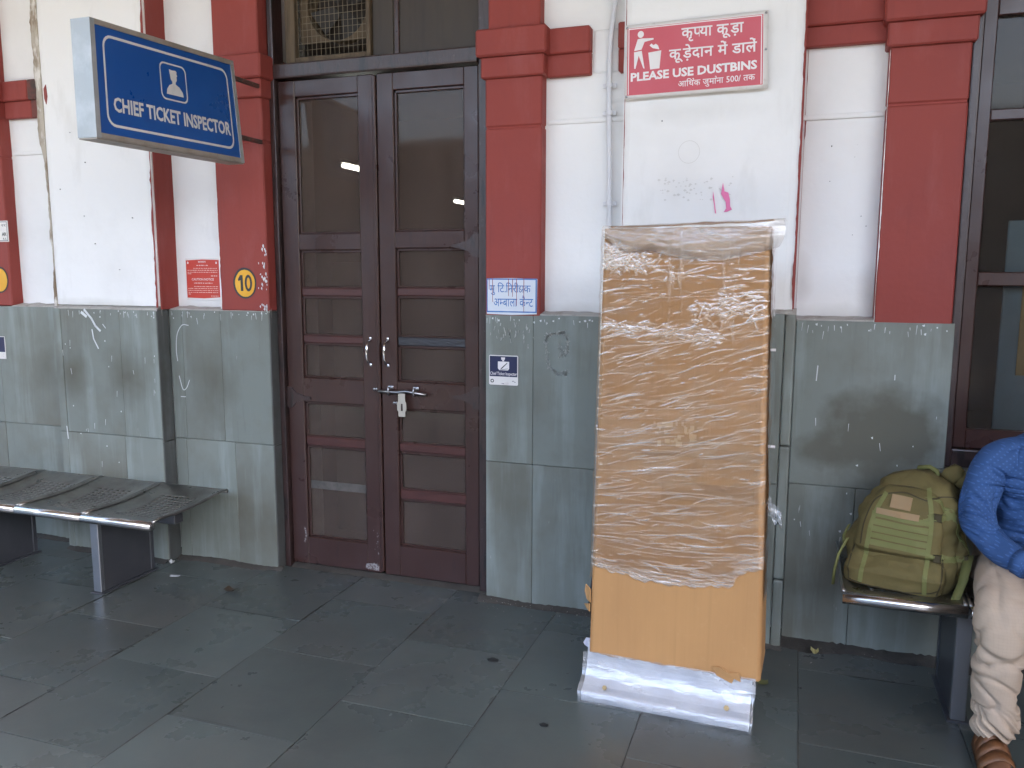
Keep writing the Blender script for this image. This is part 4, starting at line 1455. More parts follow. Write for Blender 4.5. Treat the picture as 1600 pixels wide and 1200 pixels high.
# plates cut by the left edge of the view
pl = thing('name_plate', 'white name plate cut off by the left edge on the far left pilaster', 'sign', (-4.27, 0, 1.71))
boxo('plate', 'plate_white', -4.36, -4.206, -.006, -.0005, 1.712, 1.829, pl, .002)
plf = lambda s, t: (-4.36 + .154 * s, -.0068, 1.712 + .117 * t)
bm = bmesh.new()
ring_flat(bm, [(.03, .04), (.97, .04), (.97, .96), (.03, .96)], [(.05, .065), (.95, .065), (.95, .935), (.05, .935)], plf)
obj('border_line', bm, 'ink', pl)
letter('hindi_lettering', ['र', 'र'], 'ink', pl, plf, .70, .72, .92, .12)
letter('lettering', 'AR', 'ink', pl, plf, .70, .28, .92, .16, bold=.02)
letter('lettering', 'R.S.', 'ink', pl, plf, .74, .10, .92, .09, bold=.01)
pb = thing('door_plate', 'navy plate cut off by the left edge on the far left dado', 'sign', (-4.30, 0, 1.05))
boxo('plate', 'plate_white', -4.44, -4.300, -.004, 0, 1.045, 1.175, pb, .001)
boxo('navy_panel', 'navy', -4.437, -4.303, -.0052, -.003, 1.085, 1.172, pb, 0)


# ------------------------------------------------------------------ steel benches
def seat_mesh(x0, x1, yn, yb, zt):
    """one perforated seat pan: rolled nose in front, dished middle, upturned back; slots are real openings"""
    nx, ny = 21, 41
    vs, fs = [], []
    w = x1 - x0 - .012
    for j in range(ny + 1):
        v = j / ny
        for i in range(nx + 1):
            u = i / nx
            x = x0 + .006 + w * u
            y = yn + (yb - yn) * v
            side = abs(2 * u - 1)
            z = zt - .030 * math.sin(math.pi * min(1, v * 1.05)) ** 1.0 + .020 * v ** 2
            z += .030 * side ** 5 * math.sin(math.pi * min(1, v)) ** .6 if 0 < v < 1 else 0
            vs.append((x, y, z))
    for j in range(ny):
        for i in range(nx):
            if 4 <= i < nx - 4 and 7 <= j < ny - 9 and i % 2 == 1 and j % 2 == 1:
                continue
            a = j * (nx + 1) + i
            fs.append((a, a + 1, a + nx + 2, a + nx + 1))
    return vs, fs


def bench(label, xs, yn, yb, zt, legs, group, leg_side):
    t = thing('steel_bench', label, 'bench', ((xs[0] + xs[-1]) / 2, (yn + yb) / 2, 0), group)
    for xa, xb in zip(xs, xs[1:]):
        vs, fs = seat_mesh(xa, xb, yn + .02, yb, zt)
        s = raw('seat', vs, fs, 'steel_seat', t, True)
        md = s.modifiers.new('sheet', 'SOLIDIFY')
        md.thickness = .003
        bm = bmesh.new()
        tube(bm, [(xa + .005, yn + .012, zt - .018), (xb - .005, yn + .012, zt - .018)], .021, 18)
        n_ = obj('nose', bm, 'steel', s, True)
        n_.location = (0, 0, 0)
        bm = bmesh.new()
        for xe in (xa + .008, xb - .008):
            bl = bmesh.new()
            tube(bl, [(xe, yn + .02 + (yb - yn - .02) * q / 10, zt - .030 * math.sin(math.pi * min(1, q / 10 * 1.05)) + .020 * (q / 10) ** 2 + .028 * math.sin(math.pi * q / 10) ** .6) for q in range(11)], .0075, 8)
            obj('side_lip', bl, 'steel_seat', s, True).location = (0, 0, 0)
        tube(bm, [(xa + .004, yb, zt + .012), (xb - .004, yb, zt + .012)], .010, 10)
        n_ = obj('back_roll', bm, 'steel_seat', s, True)
        n_.location = (0, 0, 0)
    boxo('beam', 'steel_dark', xs[0] + .08, xs[-1] - .08, (yn + yb) / 2 - .03, (yn + yb) / 2 + .03, zt - .085, zt - .035, t, .004)
    for x in legs:
        bm = bmesh.new()
        box(bm, x + .004, x + .044, yn + .125, yb - .105, 0.008, zt - .05, .002)
        lg = obj('leg', bm, 'steel_dark', t)
        for ya in (yn + .10, yb - .105):
            f = boxo('flange', 'steel_flange' if ya < (yn + yb) / 2 else 'steel_dark', x, x + .048, ya, ya + .026, 0.008, zt - .04, lg, .003)
            f.location = (0, 0, 0)
        f = boxo('foot_plate', 'steel_dark', x - .012, x + .062, yn + .09, yb - .07, -.001, .008, lg, .002)
        f.location = (0, 0, 0)
    return t


bench('perforated steel bench standing left of the door under the blue sign', [-4.34, -3.925, -3.515, -3.105, -2.695], -.665, -.13, .425, [-3.16, -3.97], 'steel platform benches', 1)
bench('perforated steel bench carrying the backpack and the seated man', [.195, .590, 1.0, 1.41, 1.82], -.575, -.06, .455, [.575, 1.5], 'steel platform benches', -1)

# ------------------------------------------------------------------ wrapped kiosk
KA = rad(-1.8)
KO = Vector((-0.674, -0.765, 0))
kx, ky = Vector((math.cos(KA), math.sin(KA), 0)), Vector((-math.sin(KA), math.cos(KA), 0))


def K(a, b, z):
    """kiosk frame: a along its front, b back from the front edge of the foot"""
    return KO + kx * a + ky * b + Vector((0, 0, z))


kiosk = thing('wrapped_kiosk', 'tall kiosk packed in brown cardboard and clear stretch film on a pale metal foot', 'package', K(.295, .2, 0))
KW = .589
# foot: front lip, curved apron, body plinth
bm = bmesh.new()
prof = [(0, 0.004), (0, .036), (.006, .042), (.03, .052), (.055, .075), (.070, .10), (.080, .125), (.086, .19), (.30, .19), (.30, .004)]
A = [bm.verts.new(K(.0, b, z)) for b, z in prof]
B = [bm.verts.new(K(KW, b, z)) for b, z in prof]
for k in range(len(prof)):
    q = (k + 1) % len(prof)
    bm.faces.new((A[k], A[q], B[q], B[k]))
bm.faces.new(A[::-1])
bm.faces.new(B)
bmesh.ops.recalc_face_normals(bm, faces=bm.faces[:])
foot = obj('metal_foot', bm, 'base_white', kiosk)
# film hugging the foot
vs, fs = [], []
pr2 = [(-.006, .0), (-.009, .020), (-.006, .042), (.010, .050), (.026, .062), (.046, .084), (.058, .108), (.062, .125), (.068, .165)]
nk = 60
for i in range(nk + 1):
    a = -.012 + (KW + .024) * i / nk
    for j, (b, z) in enumerate(pr2):
        d = .007 * mnoise.noise(Vector((a * 14 - z * 30, z * 45, 2))) + .004 * mnoise.noise(Vector((a * 40, z * 60, 9)))
        vs.append(K(a + .006 * mnoise.noise(Vector((z * 30, 1, a * 2))), b - abs(d) - .002, max(0.002, z + d * .4)))
for i in range(nk):
    for j in range(len(pr2) - 1):
        q = i * len(pr2) + j
        fs.append((q, q + len(pr2), q + len(pr2) + 1, q + 1))
raw('foot_film', vs, fs, 'film_base', kiosk, True)
vs, fs = [], []
for i in range(13):
    b = -.004 + .33 * i / 12
    for j in range(7):
        z = .19 * j / 6
        bb = max(b, .09 * (z / .19) ** .6 - .004)
        vs.append(K(KW + .006 + .008 * abs(mnoise.noise(Vector((b * 16, z * 22, 4)))), bb, max(.002, z)))
for i in range(12):
    for j in range(6):
        q = i * 7 + j
        fs.append((q, q + 7, q + 8, q + 1))
raw('foot_film', vs, fs, 'film_base', kiosk, True)
for a, b, z, r in ((.083, .022, .056, .0085), (.512, .030, .060, .0095)):
    bm = bmesh.new()
    c = K(a, b - .004, z)
    tube(bm, [c, c + Vector((0, -.008, .006))], r, 6)
    obj('hex_bolt', bm, 'brass', foot).location = (0, 0, 0)
# cardboard sleeve: tapered, slightly bulging, rounded upright edges
KB = .070
CZ0, CZ1 = .158, 1.700


def sleeve_xy(q, z):
    """q runs 0..1 round front-left corner -> front -> right -> back -> left"""
    f = (z - CZ0) / (CZ1 - CZ0)
    aL, aR = .008 + .026 * f, .617 - .034 * f
    b0, b1 = KB - .004 + .012 * f, .315 - .02 * f
    bulge = .006 * math.sin(math.pi * f)
    w, d, r = aR - aL, b1 - b0, .016
    per = [w, d, w, d]
    tot = sum(per)
    s = q * tot
    for k in range(4):
        if s <= per[k] + 1e-9:
            break
        s -= per[k]
    u = s / per[k]
    e = min(1.0, min(u, 1 - u) * per[k] / r)
    ins = r * .35 * (1 - e) ** 2
    ob = bulge * math.sin(math.pi * u)
    if k == 0:
        return aL + u * w + (ins if u < .5 else -ins), b0 - ob * .5 + ins
    if k == 1:
        return aR + ob - ins, b0 + u * d
    if k == 2:
        return aR - u * w, b1
    return aL - ob + ins, b1 - u * d


qs = []
per = [.589, .27, .589, .27]
acc = 0
for k in range(4):
    n = 40 if k % 2 == 0 else 14
    loc = [0, .006, .014, .03] + list(np.linspace(.06, .94, n)) + [.97, .986, .994]
    for l in loc:
        qs.append((acc + l * per[k]) / sum(per))
    acc += per[k]
nq, nzs = len(qs), 90
vs, fs = [], []
for j in range(nzs + 1):
    z = CZ0 + (CZ1 - CZ0) * j / nzs
    for i, q in enumerate(qs):
        a, b = sleeve_xy(q, z)
        zz = z
        if j == 0:
            zz += .006 * mnoise.noise(Vector((q * 30, 0, 0))) + .003 * mnoise.noise(Vector((q * 160, 0, 3)))
        d = .0035 * mnoise.noise(Vector((a * 4, z * 3, 1))) + .0012 * mnoise.noise(Vector((a * 22, z * 3, 6)))
        vs.append(K(a, b - d, zz))
for j in range(nzs):
    for i in range(nq):
        p = j * nq + i
        r_ = j * nq + (i + 1) % nq
        fs.append((p, r_, r_ + nq, p + nq))
fs.append(tuple(nzs * nq + i for i in range(nq)))
sl = raw('cardboard_sleeve', vs, fs, 'card', kiosk, True)
# torn flaps and packing tape
FL = []
FL.append([K(*p) for p in ((.455, KB - .008, .188), (.485, KB - .018, .196), (.512, KB - .013, .178), (.548, KB - .011, .182), (.553, KB - .010, .150), (.530, KB - .010, .158), (.524, KB - .008, .138), (.470, KB - .006, .158))])
FL.append([K(*p) for p in ((.008, KB, .40), (-.014, KB + .02, .41), (-.018, KB + .02, .385), (-.008, KB + .015, .355), (.009, KB, .350))])
FL.append([K(*p) for p in ((.006, KB, .345), (-.022, KB + .03, .33), (-.004, KB + .01, .318), (.006, KB, .315))])
for pts in FL:
    fl_ = raw('torn_flap', pts, [tuple(range(len(pts)))], 'card', kiosk)
    fl_.modifiers.new('board', 'SOLIDIFY').thickness = .004
bm = bmesh.new()
bm.faces.new([bm.verts.new(K(*p)) for p in ((.008, KB + .04, .195), (-.018, KB + .05, .188), (-.028, KB + .05, .168), (-.022, KB + .05, .158), (.008, KB + .03, .155))])
ft = obj('foam_tab', bm, mat('pale_foam_sheet', (0.55, 0.54, 0.62), 0.6), kiosk)
ft.modifiers.new('sheet', 'SOLIDIFY').thickness = .004


def on_front(a, z, off):
    f = (z - CZ0) / (CZ1 - CZ0)
    return K(a, KB - .004 + .012 * f - .003 * math.sin(math.pi * f) - off - .003 * mnoise.noise(Vector((a * 4, z * 3, 1))), z)


def front_strip(name, m, a0, a1, z0, z1, off, parent, tilt=0.0, n=16, rag=0.0):
    vs, fs = [], []
    for i in range(n + 1):
        a = a0 + (a1 - a0) * i / n
        rj = rag * mnoise.noise(Vector((a * 60, z0 * 9, 0)))
        for z in (z0 + rj, z1 + rj * .6):
            vs.append(on_front(a, z + tilt * (a - a0), off))
    for i in range(n):
        fs.append((2 * i, 2 * i + 2, 2 * i + 3, 2 * i + 1))
    o = raw(name, vs, fs, m, parent, True)
    o.location = (0, 0, 0)
    return o


front_strip('packing_tape', 'tape', .26, .57, .770, .832, .0055, sl, .01, 20, .006)
front_strip('packing_tape', 'tape', .032, .595, .93, .965, .0050, sl, -.015, 24, .004)
bm = bmesh.new()
for k in range(30):
    a, z = rng.uniform(.22, .36), rng.uniform(.955, 1.035)
    w, h = rng.uniform(.006, .018), rng.uniform(.006, .022)
    bm.faces.new([bm.verts.new(on_front(*p, .0060)) for p in ((a, z), (a + w, z), (a + w, z + h), (a, z + h))])
sc_ = obj('scuffed_print', bm, mat('paper_scuff', (0.56, 0.36, 0.18), 0.8), sl)
sc_.location = (0, 0, 0)
sc_['kind'] = 'stuff'

# stretch film over the sleeve: a fine sheet with real wrinkles
nrs = np.random.default_rng(5)
na, nz_ = 200, 640
aa = np.linspace(-.012, .628, na)
tt = np.linspace(0, 1, nz_)
AA, TT = np.meshgrid(aa, tt)
zl = np.interp(AA, [-.012, .017, .10, .193, .33, .46, .524, .536, .595, .63], [.492, .49, .481, .464, .462, .476, .489, .518, .556, .558])
zl += .004 * np.sin(AA * 60) + .003 * np.sin(AA * 143 + 1)
ZZ = zl + (1.700 - zl) * TT
H = np.zeros_like(AA)


def ridge(a, z, L_, ang, w, h):
    ca, sa = math.cos(ang), math.sin(ang)
    i0, i1 = np.searchsorted(aa, [a - L_ * .6 - .01, a + L_ * .6 + .01])
    sl_ = (slice(None), slice(max(0, i0), min(na, i1)))
    da, dz = AA[sl_] - a, ZZ[sl_] - z
    u = da * ca + dz * sa
    v = -da * sa + dz * ca + .03 * (u ** 2) / max(L_, .05)
    H[sl_] += h * np.exp(-(v / w) ** 2) * np.exp(-(u / (L_ * .5)) ** 4)


F_ = np.zeros_like(AA)


def fold(a, z, L_, ang, w, g):
    ca, sa = math.cos(ang), math.sin(ang)
    i0, i1 = np.searchsorted(aa, [a - L_ * .6 - .01, a + L_ * .6 + .01])
    sl_ = (slice(None), slice(max(0, i0), min(na, i1)))
    da, dz = AA[sl_] - a, ZZ[sl_] - z
    u = da * ca + dz * sa
    v = -da * sa + dz * ca + .25 * (u ** 2) / max(L_, .05) * math.sin(a * 90)
    q = np.exp(-(v / w) ** 2) * np.exp(-(u / (L_ * .5)) ** 4)
    F_[sl_] = np.maximum(F_[sl_], g * q)
    H[sl_] += .0011 * g * q


SL = lambda z: np.interp((z - .36) / 1.34, [0, .12, .3, .55, .75, .88, 1], [-6, 2, 9, 13, 16, 4, -4])
for k in range(1500):
    z = nrs.uniform(.36, 1.70)
    a = nrs.uniform(-.02, .63)
    dens = .55 + .45 * mnoise.noise(Vector((a * 5, z * 7, 3)))
    if nrs.uniform() > dens + .25:
        continue
    fold(a, z, nrs.exponential(.045) + .012, rad(SL(z) + nrs.normal(0, 6)), nrs.uniform(.0011, .0022), min(1.0, .12 + nrs.exponential(.26)))
for k in range(70):
    a, z = nrs.uniform(0, .6), nrs.uniform(.42, 1.62)
    fold(a, z, nrs.uniform(.06, .2), rad(SL(z) + nrs.normal(0, 3)), nrs.uniform(.0014, .0024), nrs.uniform(.5, 1.0))
for k in range(16):                        # edges of the overlapping turns of film
    z = nrs.uniform(.5, 1.6)
    fold(nrs.uniform(.2, .42), z, nrs.uniform(.45, .8), rad(SL(z) * .6 + nrs.normal(0, 3)), .0016, nrs.uniform(.25, .6))
for k in range(300):                       # bunched film: top left corner, a seam at the right, small knots
    a, z = abs(nrs.normal(.03, .09)), nrs.normal(1.605, .022)
    fold(a, z - a * .12, nrs.uniform(.012, .05), rad(nrs.uniform(-60, 60)), nrs.uniform(.002, .004), nrs.uniform(.3, 1.0))
for k in range(110):
    a = nrs.uniform(.34, .61)
    fold(a, 1.43 + .10 * (a - .45) + nrs.normal(0, .022), nrs.uniform(.015, .07), rad(nrs.normal(12, 25)), nrs.uniform(.002, .003), nrs.uniform(.3, 1.0))
for k in range(150):
    a = nrs.uniform(0, .45)
    fold(a, 1.36 - .05 * a + nrs.normal(0, .016), nrs.uniform(.02, .08), rad(nrs.normal(4, 14)), nrs.uniform(.002, .003), nrs.uniform(.2, .9))
for k in range(120):
    a = nrs.uniform(0, .62)
    fold(a, float(np.interp(a, aa, zl[0])) + abs(nrs.normal(0, .022)), nrs.uniform(.04, .12), rad(nrs.normal(-10 if a < .25 else 0, 6)), nrs.uniform(.002, .0035), nrs.uniform(.2, .9))
for xv in (.26, .30, .46, .49):
    for k in range(14):
        fold(xv + nrs.normal(0, .008), nrs.uniform(1.35, 1.66), nrs.uniform(.04, .12), rad(90 + nrs.normal(0, 6)), .003, nrs.uniform(.15, .5))
for k in range(160):                       # broad soft billows
    a, z = nrs.uniform(0, .62), nrs.uniform(.4, 1.68)
    ridge(a, z, nrs.uniform(.08, .25), rad(SL(z) + nrs.normal(0, 8)), nrs.uniform(.008, .016), nrs.uniform(.0003, .0010))
EDGE = .010
vs = []
fr_ = (ZZ - CZ0) / (CZ1 - CZ0)
for j in range(nz_):
    for i in range(na):
        a, z, f = AA[j, i], ZZ[j, i], fr_[j, i]
        aL, aR = .008 + .026 * f - .003, .617 - .034 * f + .004
        ac = aL + (aR - aL) * (a + .012) / .64
        p = on_front(ac, z, .0065 + H[j, i])
        e = min(i, na - 1 - i)
        if e < 6:
            p = p + ky * ((6 - e) / 6) ** 2 * .009
        vs.append(p)
fs = []
for j in range(nz_ - 1):
    for i in range(na - 1):
        q = j * na + i
        fs.append((q, q + 1, q + na + 1, q + na))
fo = raw('stretch_film', vs, fs, 'film', kiosk, True)
at_ = fo.data.attributes.new('fold', 'FLOAT', 'POINT')
at_.data.foreach_set('value', F_.ravel().astype(np.float32))
# film down the two sides
for sgn_ in (0, 1):
    vs, fs = [], []
    nb, nh = 24, 120
    for j in range(nh + 1):
        z = .44 + 1.26 * j / nh
        f = (z - CZ0) / (CZ1 - CZ0)
        for i in range(nb + 1):
            b = KB + .002 + .25 * i / nb
            d = .003 + .008 * max(0, mnoise.noise(Vector((b * 9 - z * 3, z * 26, 3 + sgn_)))) + (.012 * max(0, mnoise.noise(Vector((b * 4, z * 5, 8)))) if sgn_ else 0)
            a = (.617 - .034 * f + .004 + d) if sgn_ else (.008 + .026 * f - .003 - d)
            vs.append(K(a, b, z))
    for j in range(nh):
        for i in range(nb):
            q = j * (nb + 1) + i
            fs.append((q, q + 1, q + nb + 2, q + nb + 1))
    raw('stretch_film', vs, fs, 'film', kiosk, True)
# milky collar of film folded over the top, swelling past the right corner
vs, fs = [], []
nu, nv = 90, 22
for i in range(nu + 1):
    u = i / nu
    a = .034 + .560 * u
    sw = max(0, (u - .86) / .14)
    for j in range(nv + 1):
        v = j / nv
        low = np.interp(u, [0, .06, .15, .32, .5, .7, .88, 1.0], [.006, .035, .055, .060, .088, .098, .080, .060])
        dz = .006 * mnoise.noise(Vector((u * 9, v * 3, 5)))
        n1 = .006 * mnoise.noise(Vector((u * 5, v * 14, 1))) + .004 * mnoise.noise(Vector((u * 18, v * 22, 7)))
        top = 1.708 + .012 * math.sin(u * 3.1 - .4) * u + .016 * sw * (1 - sw * .4)
        if v < .35:
            t = v / .35
            p = K(a + .034 * sw, KB + .10 * (1 - t) + .004, top - .002 + dz * .5 + .006 * math.sin(math.pi * t))
        else:
            t = (v - .35) / .65
            p = K(a + .036 * sw * math.sin(.5 + 1.8 * (1 - t)), KB - .004 - .014 * math.sin(math.pi * t) - .004 - n1 + .03 * sw ** 2, top - (low + .03) * t + dz)
        vs.append(p)
for i in range(nu):
    for j in range(nv):
        q = i * (nv + 1) + j
        fs.append((q, q + 1, q + nv + 2, q + nv + 1))
raw('film_collar', vs, fs, 'film_milky', kiosk, True)
# loose twist of film at the right, and a cable at the left
vs, fs = [], []
for i in range(9):
    for j in range(9):
        u, v = i / 8, j / 8
        vs.append(K(.605 + .055 * u, KB + .05 + .03 * mnoise.noise(Vector((u * 5, v * 5, 1))), .80 - .06 * v - .05 * u + .02 * mnoise.noise(Vector((u * 6, v * 7, 4)))))
for i in range(8):
    for j in range(8):
        q = i * 9 + j
        fs.append((q, q + 1, q + 10, q + 9))
raw('film_twist', vs, fs, 'film_base', kiosk, True)
obj('cable', tube(bmesh.new(), [K(.012, .30, .75), K(-.004, .22, .60), K(-.010, .19, .42), K(-.016, .18, .36), K(-.022, .18, .30), K(-.016, .19, .24), K(.005, .22, .21)], .006, 8), 'black', kiosk, True)
for a, b, z in ((.600, .20, 1.29), (.612, .20, .955), (.0, .25, 1.29), (-.008, .22, .98)):
    s = 1 if a > .3 else -1
    c = K(a, b, z)
    obj('side_latch', tube(bmesh.new(), [c - kx * .004, c + kx * s * .011], .005, 8), 'print_white', kiosk)


# ------------------------------------------------------------------ backpack
pack = thing('backpack', 'olive canvas backpack with tan patches resting on the right steel bench', 'backpack', (.40, -.33, .43))
PA = rad(-15)
PO = Vector((.405, -.325, .428))


def PK(x, y, z):
    c, s = math.cos(PA), math.sin(PA)
    return PO + Vector((x * c - y * s, x * s + y * c, z))


def loft(levels, nseg=64, pw=3.5, crease=0.006, seed=0):
    """levels: (z, cx, cy, half width, half depth)"""
    zs = np.array([l[0] for l in levels])
    out = []
    nl_ = 48
    for j in range(nl_ + 1):
        z = zs[0] + (zs[-1] - zs[0]) * j / nl_
        vals = [np.interp(z, zs, [l[k] for l in levels]) for k in range(1, 5)]
        ring = []
        for i in range(nseg):
            t = 2 * math.pi * i / nseg
            c, s = math.cos(t), math.sin(t)
            x = vals[0] + vals[2] * math.copysign(abs(c) ** (2 / pw), c)
            y = vals[1] + vals[3] * math.copysign(abs(s) ** (2 / pw), s)
            n = crease * .9 * (.5 - 2 * abs(mnoise.noise(Vector((x * 5 + z * 4, y * 6 + seed * 3, z * 8 - x * 4))))) + crease * (.8 * mnoise.noise(Vector((x * 12, y * 12 + seed, z * 9))) + .7 * mnoise.noise(Vector((x * 26, y * 26, z * 30 + seed))))
            ring.append((x + c * n, y + s * n, z + n * .5))
        out.append(ring)
    vs = [p for r in out for p in r]
    fs = []
    for j in range(nl_):
        for i in range(nseg):
            a = j * nseg + i
            b = j * nseg + (i + 1) % nseg
            fs.append((a, b, b + nseg, a + nseg))
    fs.append(tuple(range(nseg))[::-1])
    fs.append(tuple(nl_ * nseg + i for i in range(nseg)))
    return vs, fs


pieces = {
    'main_body': loft([(0, 0, .03, .165, .115), (.03, 0, .03, .185, .13), (.12, .0, .035, .185, .135), (.22, .01, .05, .170, .13), (.30, .02, .065, .156, .118), (.35, .03, .08, .132, .095), (.385, .035, .085, .095, .07), (.408, .04, .09, .03, .03)], seed=1, crease=.014),
    'lower_pocket': loft([(.004, -.01, -.085, .135, .030), (.02, -.01, -.095, .155, .052), (.07, -.01, -.095, .158, .058), (.12, -.01, -.08, .150, .048), (.155, -.01, -.06, .135, .02)], seed=2, crease=.013),
    'front_pocket': loft([(.125, -.005, -.075, .125, .02), (.15, -.005, -.08, .138, .045), (.23, .0, -.07, .134, .046), (.30, .01, -.045, .120, .040), (.345, .015, -.02, .095, .028), (.362, .018, -.005, .07, .012)], seed=3, crease=.006),
    'side_pocket': loft([(.02, .165, .05, .02, .05), (.05, .178, .045, .035, .075), (.14, .178, .05, .036, .078), (.22, .165, .06, .022, .06)], seed=4, crease=.016),
}
allv, allf = [], []
for nm, (v, f) in pieces.items():
    k = len(allv)
    allv += [PK(*p) for p in v]
    allf += [tuple(i + k for i in q) for q in f]
    raw(nm, [PK(*p) for p in v], f, 'olive', pack, True)
bvh = BVHTree.FromPolygons(allv, allf)
pcx, pcy = PK(1, 0, 0) - PK(0, 0, 0), PK(0, 1, 0) - PK(0, 0, 0)


def surf(x, z, side='front'):
    if side == 'front':
        o, d = PK(x, -.6, z), pcy
    elif side == 'right':
        o, d = PK(.6, x, z), -pcx
    else:
        o, d = PK(-.6, x, z), pcx
    h, n, _, _ = bvh.ray_cast(o, d)
    return h


def ribbon(name, m, pts, w, side='front', lift=.003, n=12, thick=.003):
    P = smooth(pts, n)
    vs, fs = [], []
    for i, (x, z) in enumerate(P):
        a, b = P[max(0, i - 1)], P[min(len(P) - 1, i + 1)]
        t = Vector((b[0] - a[0], b[1] - a[1])).normalized()
        nn = Vector((-t.y, t.x)) * w / 2
        out = -pcy if side == 'front' else (pcx if side == 'right' else -pcx)
        for q in (-1, 0, 1):
            h = surf(x + nn.x * q, z + nn.y * q, side)
            if h is None:
                h = vs[-3] if len(vs) >= 3 else PK(x, 0, z)
            vs.append(Vector(h) + out * (lift if len(vs) == 0 or True else 0))
    for i in range(len(P) - 1):
        for q in (0, 1):
            a = i * 3 + q
            fs.append((a, a + 3, a + 4, a + 1))
    o = raw(name, vs, fs, m, pack, False)
    o.modifiers.new('web', 'SOLIDIFY').thickness = thick
    return o


ribbon('webbing_strap', 'olive_web', [(-.108, .03), (-.098, .15), (-.085, .26), (-.055, .345)], .014)
ribbon('webbing_strap', 'olive_web', [(.098, .02), (.098, .14), (.102, .24), (.092, .32), (.075, .37)], .014)
for z, w in ((.268, .0185), (.243, .019), (.219, .019), (.195, .019), (.170, .020)):
    ribbon('webbing_row', 'olive_web', [(-.092, z + .004), (.0, z), (.094, z - .004)], w, lift=.0012, thick=.0010)
ribbon('tan_patch', 'tan', [(-.035, .322), (.032, .318)], .042, lift=.004)
ribbon('tan_patch', 'tan', [(-.078, .284), (.062, .279)], .020, lift=.006)
ribbon('webbing_strap', 'olive_web', [(.100, .155), (.150, .142), (.18, .135)], .020)
ribbon('webbing_strap', 'olive_web', [(.095, .285), (.135, .285)], .020)
ribbon('webbing_strap', 'olive_web', [(-.10, .285), (.0, .275), (.10, .268)], .020, 'right')
ribbon('webbing_strap', 'olive_web', [(-.08, .14), (.0, .135), (.10, .13)], .022, 'right')
ribbon('zip_line', 'olive_dark', [(-.150, .032), (-.08, .022), (.02, .020), (.10, .025), (.14, .04)], .0038, lift=.002)
ribbon('zip_line', 'olive_dark', [(-.120, .16), (-.112, .25), (-.08, .325), (.0, .350), (.08, .335)], .0038, lift=.002)
ribbon('zip_line', 'olive_dark', [(-.08, .34), (.02, .335), (.07, .20), (.09, .05)], .0038, 'right', lift=.002)


def loose(name, pts, w, wd):
    vs, fs = [], []
    for p in pts:
        vs += [Vector(p) - Vector(wd) * w / 2, Vector(p) + Vector(wd) * w / 2]
    for i in range(len(pts) - 1):
        fs.append((2 * i, 2 * i + 2, 2 * i + 3, 2 * i + 1))
    o = raw(name, vs, fs, 'olive_web', pack, True)
    o.modifiers.new('web', 'SOLIDIFY').thickness = .003
    return o


for bx_, bz_, sd_ in ((.118, .285, 'front'), (.128, .150, 'front'), (-.02, .277, 'right'), (-.02, .137, 'right')):
    h_ = surf(bx_, bz_, sd_)
    if h_ is not None:
        o_ = (-pcy if sd_ == 'front' else pcx) * .005
        bm = bmesh.new()
        bmesh.ops.create_cube(bm, size=1.0)
        t_ = pcx if sd_ == 'front' else pcy
        for v_ in bm.verts:
            v_.co = Vector(h_) + o_ + t_ * v_.co.x * .022 + Vector((0, 0, 1)) * v_.co.z * .026 + o_.normalized() * v_.co.y * .008
        bmesh.ops.bevel(bm, geom=bm.edges[:], offset=.002, segments=1, affect='EDGES')
        obj('buckle', bm, 'olive_dark', pack)
ribbon('seam_piping', 'olive_dark', [(.135, .02), (.148, .08), (.140, .15)], .004, lift=.0015)
ribbon('seam_piping', 'olive_dark', [(-.148, .03), (-.152, .08), (-.145, .15)], .004, lift=.0015)
ribbon('compression_strap', 'olive_web', [(-.05, .36), (-.03, .28), (.0, .18), (.01, .08)], .016, 'right')
loose('loose_strap', [PK(.215, -.02, .15), PK(.208, -.085, .08), PK(.192, -.135, .02), PK(.180, -.155, -.012)], .034, (.9, -.1, .42))
loose('loose_strap', [PK(-.17, -.08, .16), PK(-.195, -.095, .10), PK(-.205, -.10, .04), PK(-.208, -.10, -.02)], .012, (.8, .3, 0))
loose('loose_strap', [PK(-.175, -.04, .20), PK(-.19, -.05, .16), PK(-.185, -.055, .12)], .014, (.7, .3, .2))
obj('grab_handle', tube(bmesh.new(), [PK(.02, .13, .385), PK(.025, .12, .412), PK(.06, .11, .420), PK(.085, .10, .410), PK(.09, .10, .380)], .009, 8), 'olive_web', pack, True)
bm = bmesh.new()
tube(bm, [PK(-.155, -.105, .03), PK(-.158, -.125, .015), PK(-.158, -.13, -.008)], .006, 6)
obj('zip_pull', bm, 'olive_web', pack)
bm = bmesh.new()
for cz, cx_, r in ((.405, .14, .035), (.385, .165, .03)):
    bmesh.ops.create_icosphere(bm, subdivisions=2, radius=r, matrix=Matrix.Translation(PK(cx_, .10, cz)))
for v in bm.verts:
    v.co += .012 * mnoise.noise_vector(v.co * 30)
obj('bunched_cover', bm, 'olive', pack, True)

# ------------------------------------------------------------------ seated man


def skin_mesh(verts, edges, radii, sub=2, root=0):
    me = bpy.data.meshes.new('body')
    me.from_pydata(verts, edges, [])
    o = bpy.data.objects.new('body', me)
    COL.objects.link(o)
    o.modifiers.new('Skin', 'SKIN').use_smooth_shade = True
    ss = o.modifiers.new('Sub', 'SUBSURF')
    ss.levels = ss.render_levels = sub
    sv = me.skin_vertices[0].data
    for i, r in enumerate(radii):
        sv[i].radius = r if isinstance(r, tuple) else (r, r)
        sv[i].use_root = (i == root)
    bpy.context.view_layer.update()
    res = bpy.data.meshes.new_from_object(o.evaluated_get(bpy.context.evaluated_depsgraph_get()))
    bpy.data.objects.remove(o)
    bpy.data.meshes.remove(me)
    return res


